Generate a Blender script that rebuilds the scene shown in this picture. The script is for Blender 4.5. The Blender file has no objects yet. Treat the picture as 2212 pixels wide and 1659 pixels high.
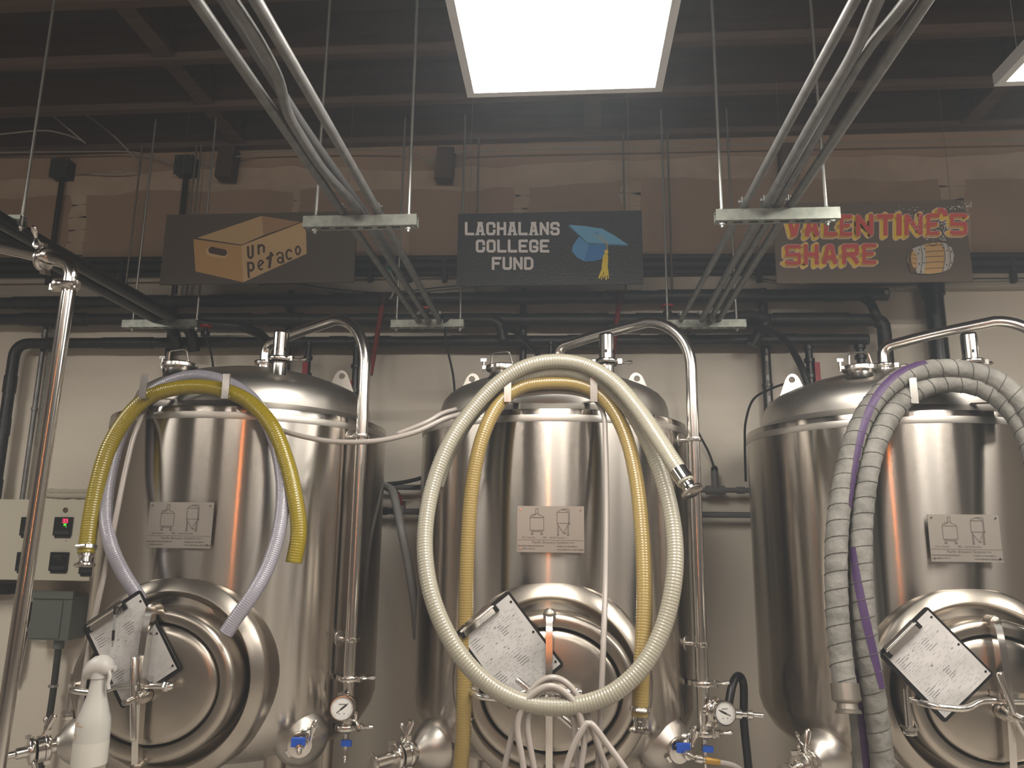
import bpy, math, random
from mathutils import Vector, Matrix
random.seed(7)
sc = bpy.context.scene
COL = sc.collection
PI = math.pi
V = Vector

# ------------------------------------------------------------------ camera
F_PX = 1650.0
def _basis():
    y = V(((1228 - 1106) / F_PX, -(1166 - 829.5) / F_PX, -1.0))
    ux = (1200 - 1106) / F_PX
    z = V((ux, -(y.x * ux + 1) / y.y, -1.0))
    y.normalize(); z.normalize()
    return Matrix((y.cross(z), y, z))          # world = M @ cam
CM = _basis()
CAM = V((0, 0, 1.6))
cd = bpy.data.cameras.new('camera')
cd.sensor_width = 36.0
cd.lens = F_PX / 2212 * 36.0
cd.clip_start = 0.02
cam = bpy.data.objects.new('camera', cd)
COL.objects.link(cam)
cam.matrix_world = Matrix.Translation(CAM) @ CM.to_4x4()
sc.camera = cam

# ------------------------------------------------------------------ world, exposure
w = bpy.data.worlds.new('world'); sc.world = w; w.use_nodes = True
w.node_tree.nodes['Background'].inputs[0].default_value = (0.9, 0.85, 0.8, 1)
w.node_tree.nodes['Background'].inputs[1].default_value = 0.02
hz = w.node_tree.nodes.new('ShaderNodeVolumeScatter')        # thin haze added to imitate the lens glow round the ceiling light
hz.inputs['Color'].default_value = (0.80, 0.90, 1.0, 1)
hz.inputs['Density'].default_value = 0.0135
hz.inputs['Anisotropy'].default_value = 0.0
w.cycles.homogeneous_volume = True
w.node_tree.links.new(hz.outputs[0], w.node_tree.nodes['World Output'].inputs['Volume'])
sc.view_settings.view_transform = 'Standard'
sc.view_settings.look = 'None'
sc.view_settings.gamma = 1
sc.view_settings.use_curve_mapping = False
sc.view_settings.exposure = 0.25
LIGHT_STRENGTH = 21.0
NEON_STRENGTH = 36.0
STRIP_STRENGTH = 120.0
sc.cycles.max_bounces = 5
sc.cycles.diffuse_bounces = 2
sc.cycles.glossy_bounces = 3
sc.cycles.transmission_bounces = 4
sc.cycles.sample_clamp_indirect = 6.0
sc.cycles.caustics_reflective = False
sc.cycles.caustics_refractive = False
sc.cycles.use_light_tree = False

def ray(px, py):
    return CM @ V(((px - 1106) / F_PX, -(py - 829.5) / F_PX, -1.0))
def at(px, py, Y):
    d = ray(px, py); return CAM + d * (Y / d.y)
def atz(px, py, z):
    d = ray(px, py); return CAM + d * ((z - CAM.z) / d.z)

# ------------------------------------------------------------------ materials
MATS = {}
def mat(name, col, rough=0.5, metal=0.0, col2=None, scale=6.0, bump=0.0, bscale=None, stretch=None,
        aniso=0.0, emit=None, estr=0.0, trans=0.0, coat=0.0, spec=0.5, rvar=0.0, detail=4.0, contrast=(0.35, 0.65), sss=0.0, ior=1.45):
    if name in MATS: return MATS[name]
    m = bpy.data.materials.new(name); m.use_nodes = True
    nt = m.node_tree; b = nt.nodes['Principled BSDF']
    b.inputs['Base Color'].default_value = (*col, 1)
    b.inputs['Roughness'].default_value = rough
    b.inputs['Metallic'].default_value = metal
    b.inputs['Specular IOR Level'].default_value = spec
    b.inputs['IOR'].default_value = ior
    b.inputs['Transmission Weight'].default_value = trans
    b.inputs['Coat Weight'].default_value = coat
    b.inputs['Coat Roughness'].default_value = 0.15
    if sss:
        b.inputs['Subsurface Weight'].default_value = sss
        b.inputs['Subsurface Radius'].default_value = (0.02, 0.02, 0.015)
    L = nt.links
    if emit:
        b.inputs['Emission Color'].default_value = (*emit, 1)
        b.inputs['Emission Strength'].default_value = estr
    need = col2 is not None or bump or rvar
    if need:
        tc = nt.nodes.new('ShaderNodeTexCoord'); mp = nt.nodes.new('ShaderNodeMapping')
        L.new(tc.outputs['Object'], mp.inputs['Vector'])
        if stretch: mp.inputs['Scale'].default_value = stretch
        n = nt.nodes.new('ShaderNodeTexNoise'); n.inputs['Scale'].default_value = scale
        n.inputs['Detail'].default_value = detail
        L.new(mp.outputs['Vector'], n.inputs['Vector'])
        if col2 is not None:
            r = nt.nodes.new('ShaderNodeValToRGB')
            r.color_ramp.elements[0].position, r.color_ramp.elements[1].position = contrast
            r.color_ramp.elements[0].color = (*col, 1); r.color_ramp.elements[1].color = (*col2, 1)
            L.new(n.outputs['Fac'], r.inputs['Fac']); L.new(r.outputs['Color'], b.inputs['Base Color'])
        if rvar:
            mr = nt.nodes.new('ShaderNodeMapRange')
            mr.inputs['To Min'].default_value = max(0.02, rough - rvar); mr.inputs['To Max'].default_value = rough + rvar
            L.new(n.outputs['Fac'], mr.inputs['Value']); L.new(mr.outputs['Result'], b.inputs['Roughness'])
        if bump:
            bn = n
            if bscale:
                bn = nt.nodes.new('ShaderNodeTexNoise'); bn.inputs['Scale'].default_value = bscale
                bn.inputs['Detail'].default_value = 3.0
                L.new(mp.outputs['Vector'], bn.inputs['Vector'])
            bp = nt.nodes.new('ShaderNodeBump'); bp.inputs['Strength'].default_value = bump
            bp.inputs['Distance'].default_value = 0.01
            L.new(bn.outputs['Fac'], bp.inputs['Height']); L.new(bp.outputs['Normal'], b.inputs['Normal'])
    if aniso:
        b.inputs['Anisotropic'].default_value = aniso
        b.inputs['Anisotropic Rotation'].default_value = 0.25
        t = nt.nodes.new('ShaderNodeTangent'); t.direction_type = 'RADIAL'; t.axis = 'Z'
        L.new(t.outputs['Tangent'], b.inputs['Tangent'])
    MATS[name] = m
    return m

STEEL = mat('brushed_steel', (0.56, 0.52, 0.475), 0.225, 1.0, col2=(0.51, 0.47, 0.425), scale=4.0, aniso=1.0,
            stretch=(1, 1, .12))
DOME = mat('satin_steel', (0.60, 0.57, 0.53), 0.40, 1.0, col2=(0.53, 0.50, 0.46), scale=5.0, rvar=0.06)
MANWAY = mat('manway_steel', (0.50, 0.455, 0.40), 0.31, 1.0, col2=(0.41, 0.37, 0.32), scale=6.0, rvar=0.06, detail=3)
POLISH = mat('polished_steel', (0.70, 0.67, 0.63), 0.13, 1.0)
BRIGHT = mat('bright_steel', (0.74, 0.71, 0.67), 0.20, 1.0)
PLATE = mat('etched_plate', (0.36, 0.325, 0.285), 0.42, 0.6)
ETCH = mat('etched_ink', (0.10, 0.08, 0.07), 0.6)
GALV = mat('galvanised_steel', (0.40, 0.42, 0.37), 0.38, 0.9, col2=(0.29, 0.31, 0.275), scale=30, rvar=0.08)
EMT = mat('grey_conduit', (0.24, 0.238, 0.235), 0.42, 0.55, col2=(0.18, 0.178, 0.175), scale=20)
ROD = mat('zinc_rod', (0.52, 0.52, 0.49), 0.38, 0.9)
BLACKF = mat('black_foam', (0.012, 0.012, 0.012), 0.42, col2=(0.022, 0.022, 0.022), scale=14, bump=0.35, bscale=22)
BLACKP = mat('black_plastic', (0.010, 0.010, 0.011), 0.28)
BLACKM = mat('black_matte', (0.014, 0.013, 0.013), 0.6)
RED = mat('red_plastic', (0.42, 0.012, 0.02), 0.4)
REDP = mat('red_tube', (0.22, 0.016, 0.014), 0.5)
BLUE = mat('blue_plastic', (0.02, 0.10, 0.55), 0.35)
PAINT = mat('cream_paint', (0.80, 0.735, 0.63), 0.55, col2=(0.74, 0.675, 0.57), scale=1.4, bump=0.12, bscale=60, contrast=(0.3, 0.7))
DRYW = mat('bare_drywall', (0.29, 0.20, 0.138), 0.85, col2=(0.35, 0.245, 0.17), scale=1.8, bump=0.1, bscale=40)
MUD = mat('joint_compound', (0.46, 0.36, 0.27), 0.85, col2=(0.36, 0.265, 0.19), scale=5, contrast=(0.3, 0.75))
LEDGE = mat('ledge_board', (0.40, 0.36, 0.30), 0.7, col2=(0.48, 0.43, 0.36), scale=4, stretch=(0.3, 4, 4))
WOOD = mat('old_joist_wood', (0.075, 0.047, 0.033), 0.8, col2=(0.105, 0.066, 0.045), scale=3, stretch=(0.4, 6, 6), bump=0.2)
SHEATH = mat('roof_sheathing', (0.05, 0.037, 0.03), 0.9, col2=(0.07, 0.05, 0.038), scale=2.2)
FLOOR = mat('sealed_concrete', (0.42, 0.385, 0.345), 0.35, col2=(0.48, 0.44, 0.39), scale=2, rvar=0.1)
REARP = mat('rear_wall_paint', (0.24, 0.20, 0.165), 0.6, col2=(0.19, 0.16, 0.13), scale=0.8)
DARKW = mat('dark_stained_wood', (0.045, 0.028, 0.018), 0.6, col2=(0.07, 0.045, 0.03), scale=3, stretch=(4, 4, .4))
LAMPM = mat('lamp_panel', (0.9, 0.9, 0.9), 0.4, emit=(1.0, 0.95, 0.87), estr=LIGHT_STRENGTH)
LAMPF = mat('lamp_frame_white', (0.62, 0.62, 0.62), 0.4)
NEON = mat('orange_glow', (1, 0.3, 0.05), 0.4, emit=(1.0, 0.27, 0.05), estr=NEON_STRENGTH)
YHOSE = mat('yellow_hose', (0.25, 0.19, 0.008), 0.22, coat=0.5)
AHOSE = mat('amber_hose', (0.30, 0.215, 0.07), 0.25, coat=0.5)
CHOSE = mat('clear_ribbed_hose', (0.32, 0.30, 0.235), 0.2, coat=0.6)
LHOSE = mat('lavender_clear_hose', (0.29, 0.28, 0.325), 0.2, coat=0.6)
THOSE = mat('milky_tube', (0.38, 0.34, 0.31), 0.3, coat=0.3)
GHOSE = mat('grey_wrapped_hose', (0.21, 0.20, 0.178), 0.75, col2=(0.115, 0.11, 0.098), scale=16, bump=0.6, bscale=30, contrast=(0.32, 0.72))
PURPLE = mat('purple_stripe', (0.055, 0.024, 0.085), 0.55)
WHITEP = mat('white_plastic', (0.56, 0.54, 0.51), 0.4)
BOTTLE = mat('milky_bottle', (0.55, 0.54, 0.50), 0.32)
LIQ = mat('bottle_liquid', (0.62, 0.60, 0.54), 0.3)
ORPR = mat('faded_orange_print', (0.60, 0.42, 0.28), 0.6)
PAPER = mat('white_paper', (0.56, 0.545, 0.53), 0.8, col2=(0.49, 0.475, 0.46), scale=14)
INK = mat('grey_print', (0.17, 0.165, 0.17), 0.8)
INKL = mat('pale_print', (0.36, 0.35, 0.355), 0.8)
BOARD = mat('clipboard_black', (0.012, 0.011, 0.011), 0.35)
CREAMB = mat('cream_enamel', (0.56, 0.53, 0.43), 0.4)
GREYB = mat('grey_green_enamel', (0.13, 0.145, 0.13), 0.45)
LEDR = mat('red_digits', (0.6, 0.02, 0.06), 0.5, emit=(1.0, 0.03, 0.10), estr=2.2)
LEDG = mat('green_digits', (0.05, 0.5, 0.03), 0.5, emit=(0.12, 0.9, 0.05), estr=1.2)
LCD = mat('dim_display', (0.03, 0.03, 0.025), 0.3)
COPPER = mat('old_copper', (0.30, 0.18, 0.09), 0.4, 0.9, col2=(0.17, 0.11, 0.06), scale=12)
BRASS = mat('brass_gold', (0.50, 0.30, 0.07), 0.4, 0.6)
PVC = mat('grey_pvc', (0.16, 0.155, 0.15), 0.45)
WIREG = mat('grey_cable', (0.26, 0.23, 0.20), 0.6)
BAG = mat('paper_roll', (0.50, 0.46, 0.37), 0.85, col2=(0.40, 0.365, 0.29), scale=9, stretch=(0.3, 3, 3), bump=0.5)
DIAL = mat('gauge_face', (0.80, 0.79, 0.76), 0.35)
GLASS = mat('gauge_glass', (1, 1, 1), 0.02, trans=1.0)
# sign colours
S_BROWN = mat('sign_dark_brown', (0.082, 0.062, 0.046), 0.55)
S_BLACK = mat('sign_black', (0.016, 0.015, 0.018), 0.33, bump=0.25, bscale=120)
S_TAUPE = mat('sign_taupe', (0.15, 0.112, 0.082), 0.55)
S_WHITE = mat('sign_white', (0.9, 0.88, 0.88), 0.5)
S_CARDA = mat('sign_card_light', (0.62, 0.43, 0.22), 0.6)
S_CARDB = mat('sign_card_front', (0.52, 0.31, 0.12), 0.6)
S_CARDC = mat('sign_card_inner_end', (0.38, 0.23, 0.12), 0.6)  # flat brown of the drawn box's inner end
S_CARDD = mat('sign_card_inner', (0.52, 0.36, 0.18), 0.6)
S_LINE = mat('sign_brown_line', (0.06, 0.032, 0.018), 0.6)
S_BLUE1 = mat('sign_cap_top', (0.15, 0.46, 0.75), 0.45)
S_BLUE2 = mat('sign_cap_side', (0.09, 0.34, 0.7), 0.45)
S_BLUE3 = mat('sign_cap_side_deep', (0.04, 0.24, 0.62), 0.45)
S_GOLD = mat('sign_tassel', (0.9, 0.7, 0.05), 0.5)
S_REDL = mat('sign_red', (0.72, 0.1, 0.085), 0.5)
S_YEL = mat('sign_yellow', (0.95, 0.68, 0.06), 0.5)
S_OCH = mat('sign_ochre', (0.66, 0.36, 0.08), 0.5)
S_PINK = mat('sign_pink_line', (0.9, 0.62, 0.56), 0.5)
S_BAR = mat('sign_barrel_wood', (0.75, 0.47, 0.19), 0.5)
S_HOOP = mat('sign_barrel_hoop', (0.66, 0.63, 0.58), 0.5)
S_INK = mat('sign_ink', (0.03, 0.025, 0.02), 0.6)

# ------------------------------------------------------------------ mesh builder
def frame_from(d):
    d = d.normalized()
    a = V((0, 0, 1)) if abs(d.z) < 0.9 else V((1, 0, 0))
    u = d.cross(a).normalized(); return u, d.cross(u).normalized()

class MB:
    def __init__(s): s.v = []; s.f = []
    def add(s, vs, fs):
        o = len(s.v); s.v += [V(p) for p in vs]; s.f += [tuple(i + o for i in f) for f in fs]; return s
    def box(s, x0, x1, y0, y1, z0, z1):
        return s.add([(x, y, z) for z in (z0, z1) for y in (y0, y1) for x in (x0, x1)],
                     [(0, 2, 3, 1), (4, 5, 7, 6), (0, 1, 5, 4), (2, 6, 7, 3), (0, 4, 6, 2), (1, 3, 7, 5)])
    def obox(s, c, u, v, n, a, b, d):      # oriented box, half sizes a b d
        c = V(c); P = []
        for k in (-1, 1):
            for j in (-1, 1):
                for i in (-1, 1): P.append(c + u * (a * i) + v * (b * j) + n * (d * k))
        return s.add(P, [(0, 2, 3, 1), (4, 5, 7, 6), (0, 1, 5, 4), (2, 6, 7, 3), (0, 4, 6, 2), (1, 3, 7, 5)])
    def rings(s, R, closed=False, cap0=True, cap1=True):
        n = len(R[0]); o = len(s.v)
        for r in R: s.v += [V(p) for p in r]
        m = len(R)
        for i in range(m if closed else m - 1):
            a = o + i * n; b = o + ((i + 1) % m) * n
            for j in range(n):
                k = (j + 1) % n; s.f.append((a + j, a + k, b + k, b + j))
        if not closed:
            if cap0: s.f.append(tuple(o + j for j in range(n))[::-1])
            if cap1: s.f.append(tuple(o + (m - 1) * n + j for j in range(n)))
        return s
    def cyl(s, p0, p1, r0, r1=None, n=14, cap0=True, cap1=True):
        p0, p1 = V(p0), V(p1); r1 = r0 if r1 is None else r1
        u, v = frame_from(p1 - p0)
        R = [[p + u * (r * math.cos(t * 2 * PI / n)) + v * (r * math.sin(t * 2 * PI / n)) for t in range(n)] for p, r in ((p0, r0), (p1, r1))]
        return s.rings(R, cap0=cap0, cap1=cap1)
    def lathe(s, c, d, prof, n=24, cap0=True, cap1=True):    # prof: (radius, along)
        c, d = V(c), V(d).normalized(); u, v = frame_from(d)
        R = [[c + d * h + u * (r * math.cos(t * 2 * PI / n)) + v * (r * math.sin(t * 2 * PI / n)) for t in range(n)] for r, h in prof]
        return s.rings(R, cap0=cap0, cap1=cap1)
    def torus(s, c, d, R, r, n=28, m=8, a0=0, a1=2 * PI):
        c, d = V(c), V(d).normalized(); u, v = frame_from(d); rr = []
        full = abs(a1 - a0 - 2 * PI) < 1e-4
        for i in range(n if full else n + 1):
            t = a0 + (a1 - a0) * i / n; e = u * math.cos(t) + v * math.sin(t)
            rr.append([c + e * (R + r * math.cos(k * 2 * PI / m)) + d * (r * math.sin(k * 2 * PI / m)) for k in range(m)])
        return s.rings(rr, closed=full)
    def tube(s, pts, r, n=12, rib=None, caps=True):
        # r number or function(i, length); parallel transport
        pts = [V(p) for p in pts]; m = len(pts)
        T = [(pts[min(i + 1, m - 1)] - pts[max(i - 1, 0)]).normalized() for i in range(m)]
        u, v = frame_from(T[0]); R = []; L = 0
        s.frames = []
        for i in range(m):
            if i:
                L += (pts[i] - pts[i - 1]).length
                q = T[i - 1].rotation_difference(T[i]); u = q @ u
                u = (u - T[i] * u.dot(T[i])).normalized()
            v = T[i].cross(u)
            rr = r(i, L) if callable(r) else r
            s.frames.append((pts[i], u.copy(), v.copy(), rr))
            R.append([pts[i] + u * (rr * math.cos(t * 2 * PI / n)) + v * (rr * math.sin(t * 2 * PI / n)) for t in range(n)])
        return s.rings(R, cap0=caps, cap1=caps)
    def prism(s, poly, c, u, v, n, d):     # 2D polygon in frame, extruded d along n
        c = V(c); k = len(poly)
        P = [c + u * a + v * b for a, b in poly] + [c + u * a + v * b + n * d for a, b in poly]
        fs = [tuple(range(k))[::-1], tuple(range(k, 2 * k))] + [(i, (i + 1) % k, k + (i + 1) % k, k + i) for i in range(k)]
        return s.add(P, fs)
    def poly(s, pts): return s.add(pts, [tuple(range(len(pts)))])
    def build(s, name, m, parent=None, smooth=35):
        me = bpy.data.meshes.new(name)
        if parent is None:
            xs = [p.x for p in s.v]; ys = [p.y for p in s.v]; zs = [p.z for p in s.v]
            off = V(((min(xs) + max(xs)) / 2, (min(ys) + max(ys)) / 2, min(zs)))
        else:
            off = V(parent['_off'])
        me.from_pydata([p - off for p in s.v], [], s.f)
        me.materials.append(m)
        import bmesh
        bm = bmesh.new(); bm.from_mesh(me); bmesh.ops.recalc_face_normals(bm, faces=bm.faces); bm.to_mesh(me); bm.free()
        if smooth:
            me.polygons.foreach_set('use_smooth', [True] * len(me.polygons))
            me.set_sharp_from_angle(angle=math.radians(smooth))
        o = bpy.data.objects.new(name, me); COL.objects.link(o)
        if parent is None: o.location = off
        else: o.parent = parent
        o['_off'] = tuple(off)
        return o

def tag(o, label=None, cat=None, group=None, kind=None):
    if label: o['label'] = label
    if cat: o['category'] = cat
    if group: o['group'] = group
    if kind: o['kind'] = kind
    return o
def thing(name, loc, label, cat, group=None, kind=None):
    o = bpy.data.objects.new(name, None); COL.objects.link(o); o.location = V(loc); o['_off'] = tuple(loc)
    o.empty_display_size = 0.05
    return tag(o, label, cat, group, kind)

def smoothpath(P, step=0.012):
    P = [V(p) for p in P]
    Q = [P[0] * 2 - P[1]] + P + [P[-1] * 2 - P[-2]]
    out = []
    for i in range(1, len(Q) - 2):
        a, b, c, d = Q[i - 1:i + 3]
        k = max(2, int((c - b).length / step))
        for j in range(k):
            t = j / k
            out.append(0.5 * ((2 * b) + (c - a) * t + (2 * a - 5 * b + 4 * c - d) * t * t + (3 * b - a - 3 * c + d) * t ** 3))
    out.append(P[-1])
    return out
def resample(pts, step):
    out = [pts[0].copy()]; acc = 0
    for a, b in zip(pts, pts[1:]):
        L = (b - a).length
        if L < 1e-9: continue
        t = step - acc
        while t <= L:
            out.append(a.lerp(b, t / L)); t += step
        acc = L - (t - step)
    return out
def bendpath(P, rad, k=8):                 # polyline with rounded corners
    P = [V(p) for p in P]; out = [P[0]]
    for i in range(1, len(P) - 1):
        a = (P[i - 1] - P[i]); b = (P[i + 1] - P[i]); r = min(rad, a.length * .48, b.length * .48)
        p0 = P[i] + a.normalized() * r; p1 = P[i] + b.normalized() * r
        for j in range(k + 1):
            t = j / k; out.append(p0.lerp(P[i], t).lerp(P[i].lerp(p1, t), t))
    out.append(P[-1]); return out
X, Y3, Z = V((1, 0, 0)), V((0, 1, 0)), V((0, 0, 1))
OUT = V((0, -1, 0))

# ================================================================== setting
WALL_Y = 4.25
SPLIT_Z = 3.02
CEIL_Z = 4.19
def struct(name, mb, m, smooth=0): return tag(mb.build(name, m, None, smooth), kind='structure')
wb = struct('wall_back', MB().box(-5, 5, WALL_Y, WALL_Y + .15, 0, CEIL_Z + .1), PAINT)
up = MB().box(-5, 5, WALL_Y - .012, WALL_Y, SPLIT_Z, CEIL_Z); up.build('drywall_panel', DRYW, wb, 0)
struct('wall_left', MB().box(-5.15, -5, -4, WALL_Y, 0, CEIL_Z + .1), REARP)
struct('wall_right', MB().box(5, 5.15, -4, WALL_Y, 0, CEIL_Z + .1), REARP)
wr = struct('wall_rear', MB().box(-5, 5, -4.15, -4, 0, CEIL_Z + .1), REARP)
struct('floor', MB().box(-5.15, 5.15, -4.15, WALL_Y + .15, -.1, 0), FLOOR)
ce = struct('ceiling', MB().box(-5.15, 5.15, -4.15, WALL_Y + .15, CEIL_Z, CEIL_Z + .1), SHEATH)
JB = 3.95
jy = [4.20 - .43 * i for i in range(19)]
for y in jy: MB().box(-5, 5, y - .025, y + .022, JB, CEIL_Z).build('joist', WOOD, ce, 0)
for y in jy[1:6]:
    for x in (-2.02, 0.15, 2.3):
        MB().box(x - .045, x + .045, y + .022, y + .405, JB + .015, CEIL_Z).build('blocking', WOOD, ce, 0)
for px, py in ((484, 328), (952, 330), (1690, 322)):
    p = at(px, py, 4.17)
    mb = MB(); c = p + V((.03, 0, -.085))
    mb.obox(c, (X - Z * .06).normalized(), (Z + X * .06).normalized(), Y3, .05, .10, .045)
    mb.build('beam_end', DARKW, ce, 0)
# joint compound on the drywall
def mudstrip(pts, wds, y=WALL_Y - .0135):
    mb = MB(); n = len(pts); top = []; bot = []
    for (x, z), wd in zip(pts, wds):
        top.append((x, z, wd))
    for i in range(n - 1):
        (x0, z0), (x1, z1) = pts[i], pts[i + 1]
        d = V((x1 - x0, 0, z1 - z0)).normalized(); nn = V((-d.z, 0, d.x))
        a, b = wds[i], wds[i + 1]
        P = [V((x0, y, z0)) - nn * a, V((x1, y, z1)) - nn * b, V((x1, y, z1)) + nn * b, V((x0, y, z0)) + nn * a]
        mb.poly(P)
    return mb.build('joint_compound', MUD, wb, 0)
hx = [-4.9 + .16 * i for i in range(62)]
mudstrip([(x, 3.745 + .02 * math.sin(x * 2.1)) for x in hx], [.055 + .035 * random.random() for _ in hx])
for px, wd in ((172, .055), (640, .02), (878, .03), (1128, .05), (1365, .055), (1700, .03), (2060, .06)):
    x0 = at(px, 450, WALL_Y).x
    zz = [3.03 + .083 * i for i in range(9)]
    mudstrip([(x0 + random.uniform(-.015, .015), z) for z in zz], [wd * random.uniform(.8, 1.25) for _ in zz], WALL_Y - .0128)
t1 = struct('trim_1', MB().box(-5, 5, WALL_Y - .05, WALL_Y - .001, SPLIT_Z - .02, SPLIT_Z + .055), LEDGE)
MB().box(-5, 5, WALL_Y - .062, WALL_Y - .001, SPLIT_Z - .032, SPLIT_Z - .02).build('lower_strip', LEDGE, t1, 0)
struct('trim_2', MB().box(-5, 5, WALL_Y - .03, WALL_Y - .001, SPLIT_Z + .075, SPLIT_Z + .135), LEDGE)
# unseen far side: dark pieces invented to break up the steel's reflections
d1 = struct('added_door_1', MB().box(-3.9, -2.6, -3.99, -3.93, 0, 2.4), DARKW)
struct('added_door_2', MB().box(1.2, 2.6, -3.99, -3.93, 0, 2.6), DARKW)
struct('trim_3', MB().box(-5, 5, -3.98, -3.90, 2.75, 3.05), DARKW)

# ================================================================== ceiling lights
def panel_light(x0, x1, y0, y1, z, label):
    t = thing('ceiling_light', ((x0 + x1) / 2, (y0 + y1) / 2, z), label, 'light', 'flat panel lights')
    fr = MB(); b = .024; h = .03
    fr.box(x0, x0 + b, y0, y1, z, z + h); fr.box(x1 - b, x1, y0, y1, z, z + h)
    fr.box(x0 + b, x1 - b, y0, y0 + b, z, z + h); fr.box(x0 + b, x1 - b, y1 - b, y1, z, z + h)
    fr.build('frame', LAMPF, t, 0)
    MB().box(x0, x1, y0, y1, z + h, z + h + .012).build('back_plate', LAMPF, t, 0)
    MB().poly([(x0 + b, y0 + b, z + .008), (x0 + b, y1 - b, z + .008), (x1 - b, y1 - b, z + .008), (x1 - b, y0 + b, z + .008)]).build('diffuser', LAMPM, t, 0)
    for x in (x0 + .05, x1 - .05):
        for y in (y0 + .05, y1 - .05): MB().cyl((x, y, z + h), (x, y, JB), .0012, n=5).build('hanging_wire', ROD, t)
    return t
panel_light(-.318, .298, .98, 2.20, 2.985, 'bright square-ended ceiling panel light above the middle tank')
panel_light(1.297, 1.91, .98, 2.20, 2.968, 'ceiling panel light cut off by the right edge of the picture')
panel_light(-3.57, -2.96, .98, 2.20, 2.98, 'ceiling panel light beyond the left edge of the picture')
panel_light(2.95, 3.56, .98, 2.20, 2.98, 'unseen ceiling panel light added beyond the right edge of the picture')  # out of view, added to brighten the back wall
def added_strip_light(x, y, z, label):  # unseen fixtures added to brighten the signs and upper wall
    t = thing('added_strip_light', (x, y, z), label, 'light', 'added unseen strip lights behind the viewer')
    MB().box(x - .62, x + .62, y - .05, y + .05, z + .05, z + .11).build('housing', LAMPF, t, 0)
    MB().cyl((x - .60, y, z + .02), (x + .60, y, z + .02), .016, n=10).build('tube', mat('strip_tube', (.9, .9, .9), .4, emit=(1.0, .93, .83), estr=STRIP_STRENGTH), t)
    for q in (-.61, .61): MB().box(x + q - .012, x + q + .012, y - .02, y + .02, z - .005, z + .05).build('lamp_holder', LAMPF, t, 0)
    for q in (-.5, .5): MB().cyl((x + q, y, z + .11), (x + q, y, JB + .01), .004, n=6).build('hanging_rod', ROD, t)
for x_, lab in ((-2.75, 'added unseen strip light behind the viewer, far left'), (-.75, 'added unseen strip light behind the viewer, left of centre'), (1.15, 'added unseen strip light behind the viewer, right of centre'), (3.05, 'added unseen strip light behind the viewer, far right')):
    added_strip_light(x_, -1.55, 3.42, lab)
nt_ = thing('tube_lamp', (-.29, -1.07, 0), 'glowing orange upright tube lamp mirrored as thin lines in the tanks', 'lamp')
MB().lathe((-.29, -1.07, 0), Z, [(.14, 0), (.14, .02), (.02, .03), (.014, 1.25)], 20).build('base', BLACKM, nt_)
MB().cyl((-.29, -1.07, 1.25), (-.29, -1.07, 2.75), .009, n=8).build('tube', NEON, nt_)

# ================================================================== tanks
R_T = .58
TANKS = {1: V((-1.3995, 3.306, 0)), 2: V((-.064, 3.383, 0)), 3: V((1.38, 3.422, 0))}
def ell_rings(c, secs, n=72):       # elliptical sections (a, b, out) about the -Y axis
    return [[c + V((a * math.cos(t * 2 * PI / n), -o, b * math.sin(t * 2 * PI / n))) for t in range(n)] for a, b, o in secs]
def hexnut(mb, c, d, r, h):
    return mb.lathe(c, d, [(r * .92, 0), (r, h * .12), (r, h * .88), (r * .92, h)], 6)
def triclamp(name, c, d, r, parent, wing=None, wd=None, m=BRIGHT):
    """clamp band round a joint; wing nut on the side wd"""
    d = V(d).normalized()
    cl = MB().lathe(c - d * .011, d, [(r, 0), (r + .010, .002), (r + .012, .006), (r + .012, .016), (r + .010, .02), (r, .022)], 24).build(name, m, parent)
    if wd is not None:
        wd = V(wd).normalized(); p = c + wd * (r + .014); q = d.cross(wd).normalized()
        w_ = MB(); w_.obox(p, wd, q, d, .012, .009, .010); w_.cyl(p, p + wd * .018 + q * .022, .0045, n=8)
        w_.build('lug', m, cl)
        e = p + wd * .020 + q * .024; wg = MB()
        for s in (-1, 1):
            ax = (wd * s + q * .35 + d * .15).normalized()
            wg.lathe(e, ax, [(.004, 0), (.0065, .012), (.0085, .022), (.006, .032), (.001, .036)], 8)
        wg.build('wing_nut', m, cl)
        p2 = c - wd * (r + .014); MB().obox(p2, wd, q, d, .008, .012, .009).build('hinge', m, cl)
    return cl

EPS = [0]
def strokes(polys, wid, place, mb, ends=True):
    """thick flat polylines in 2D mapped by place(x, y)->Vector; each piece a hair in front of the last"""
    base = place
    def place(x, y): return base(x, y) + OUT * (2e-5 * (EPS[0] % 40))
    for P in polys:
        for (x0, y0), (x1, y1) in zip(P, P[1:]):
            dx, dy = x1 - x0, y1 - y0; L = math.hypot(dx, dy) or 1; nx, ny = -dy / L * wid / 2, dx / L * wid / 2
            EPS[0] += 1
            mb.poly([place(x0 + nx, y0 + ny), place(x1 + nx, y1 + ny), place(x1 - nx, y1 - ny), place(x0 - nx, y0 - ny)])
        for i, (x, y) in enumerate(P):
            if not ends and i in (0, len(P) - 1): continue
            EPS[0] += 1
            mb.poly([place(x + wid / 2 * math.cos(k * PI / 4 + PI / 8), y + wid / 2 * math.sin(k * PI / 4 + PI / 8)) for k in range(8)])
    return mb
def text_mesh(body, size, place, mb, align='LEFT'):
    cu = bpy.data.curves.new('t', 'FONT'); cu.body = body; cu.size = size; cu.align_x = align
    ob = bpy.data.objects.new('t', cu); me = bpy.data.meshes.new_from_object(ob)
    o = len(mb.v); mb.v += [place(v.co.x, v.co.y) for v in me.vertices]
    mb.f += [tuple(i + o for i in p.vertices) for p in me.polygons]
    bpy.data.objects.remove(ob); bpy.data.meshes.remove(me)
    return mb

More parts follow.
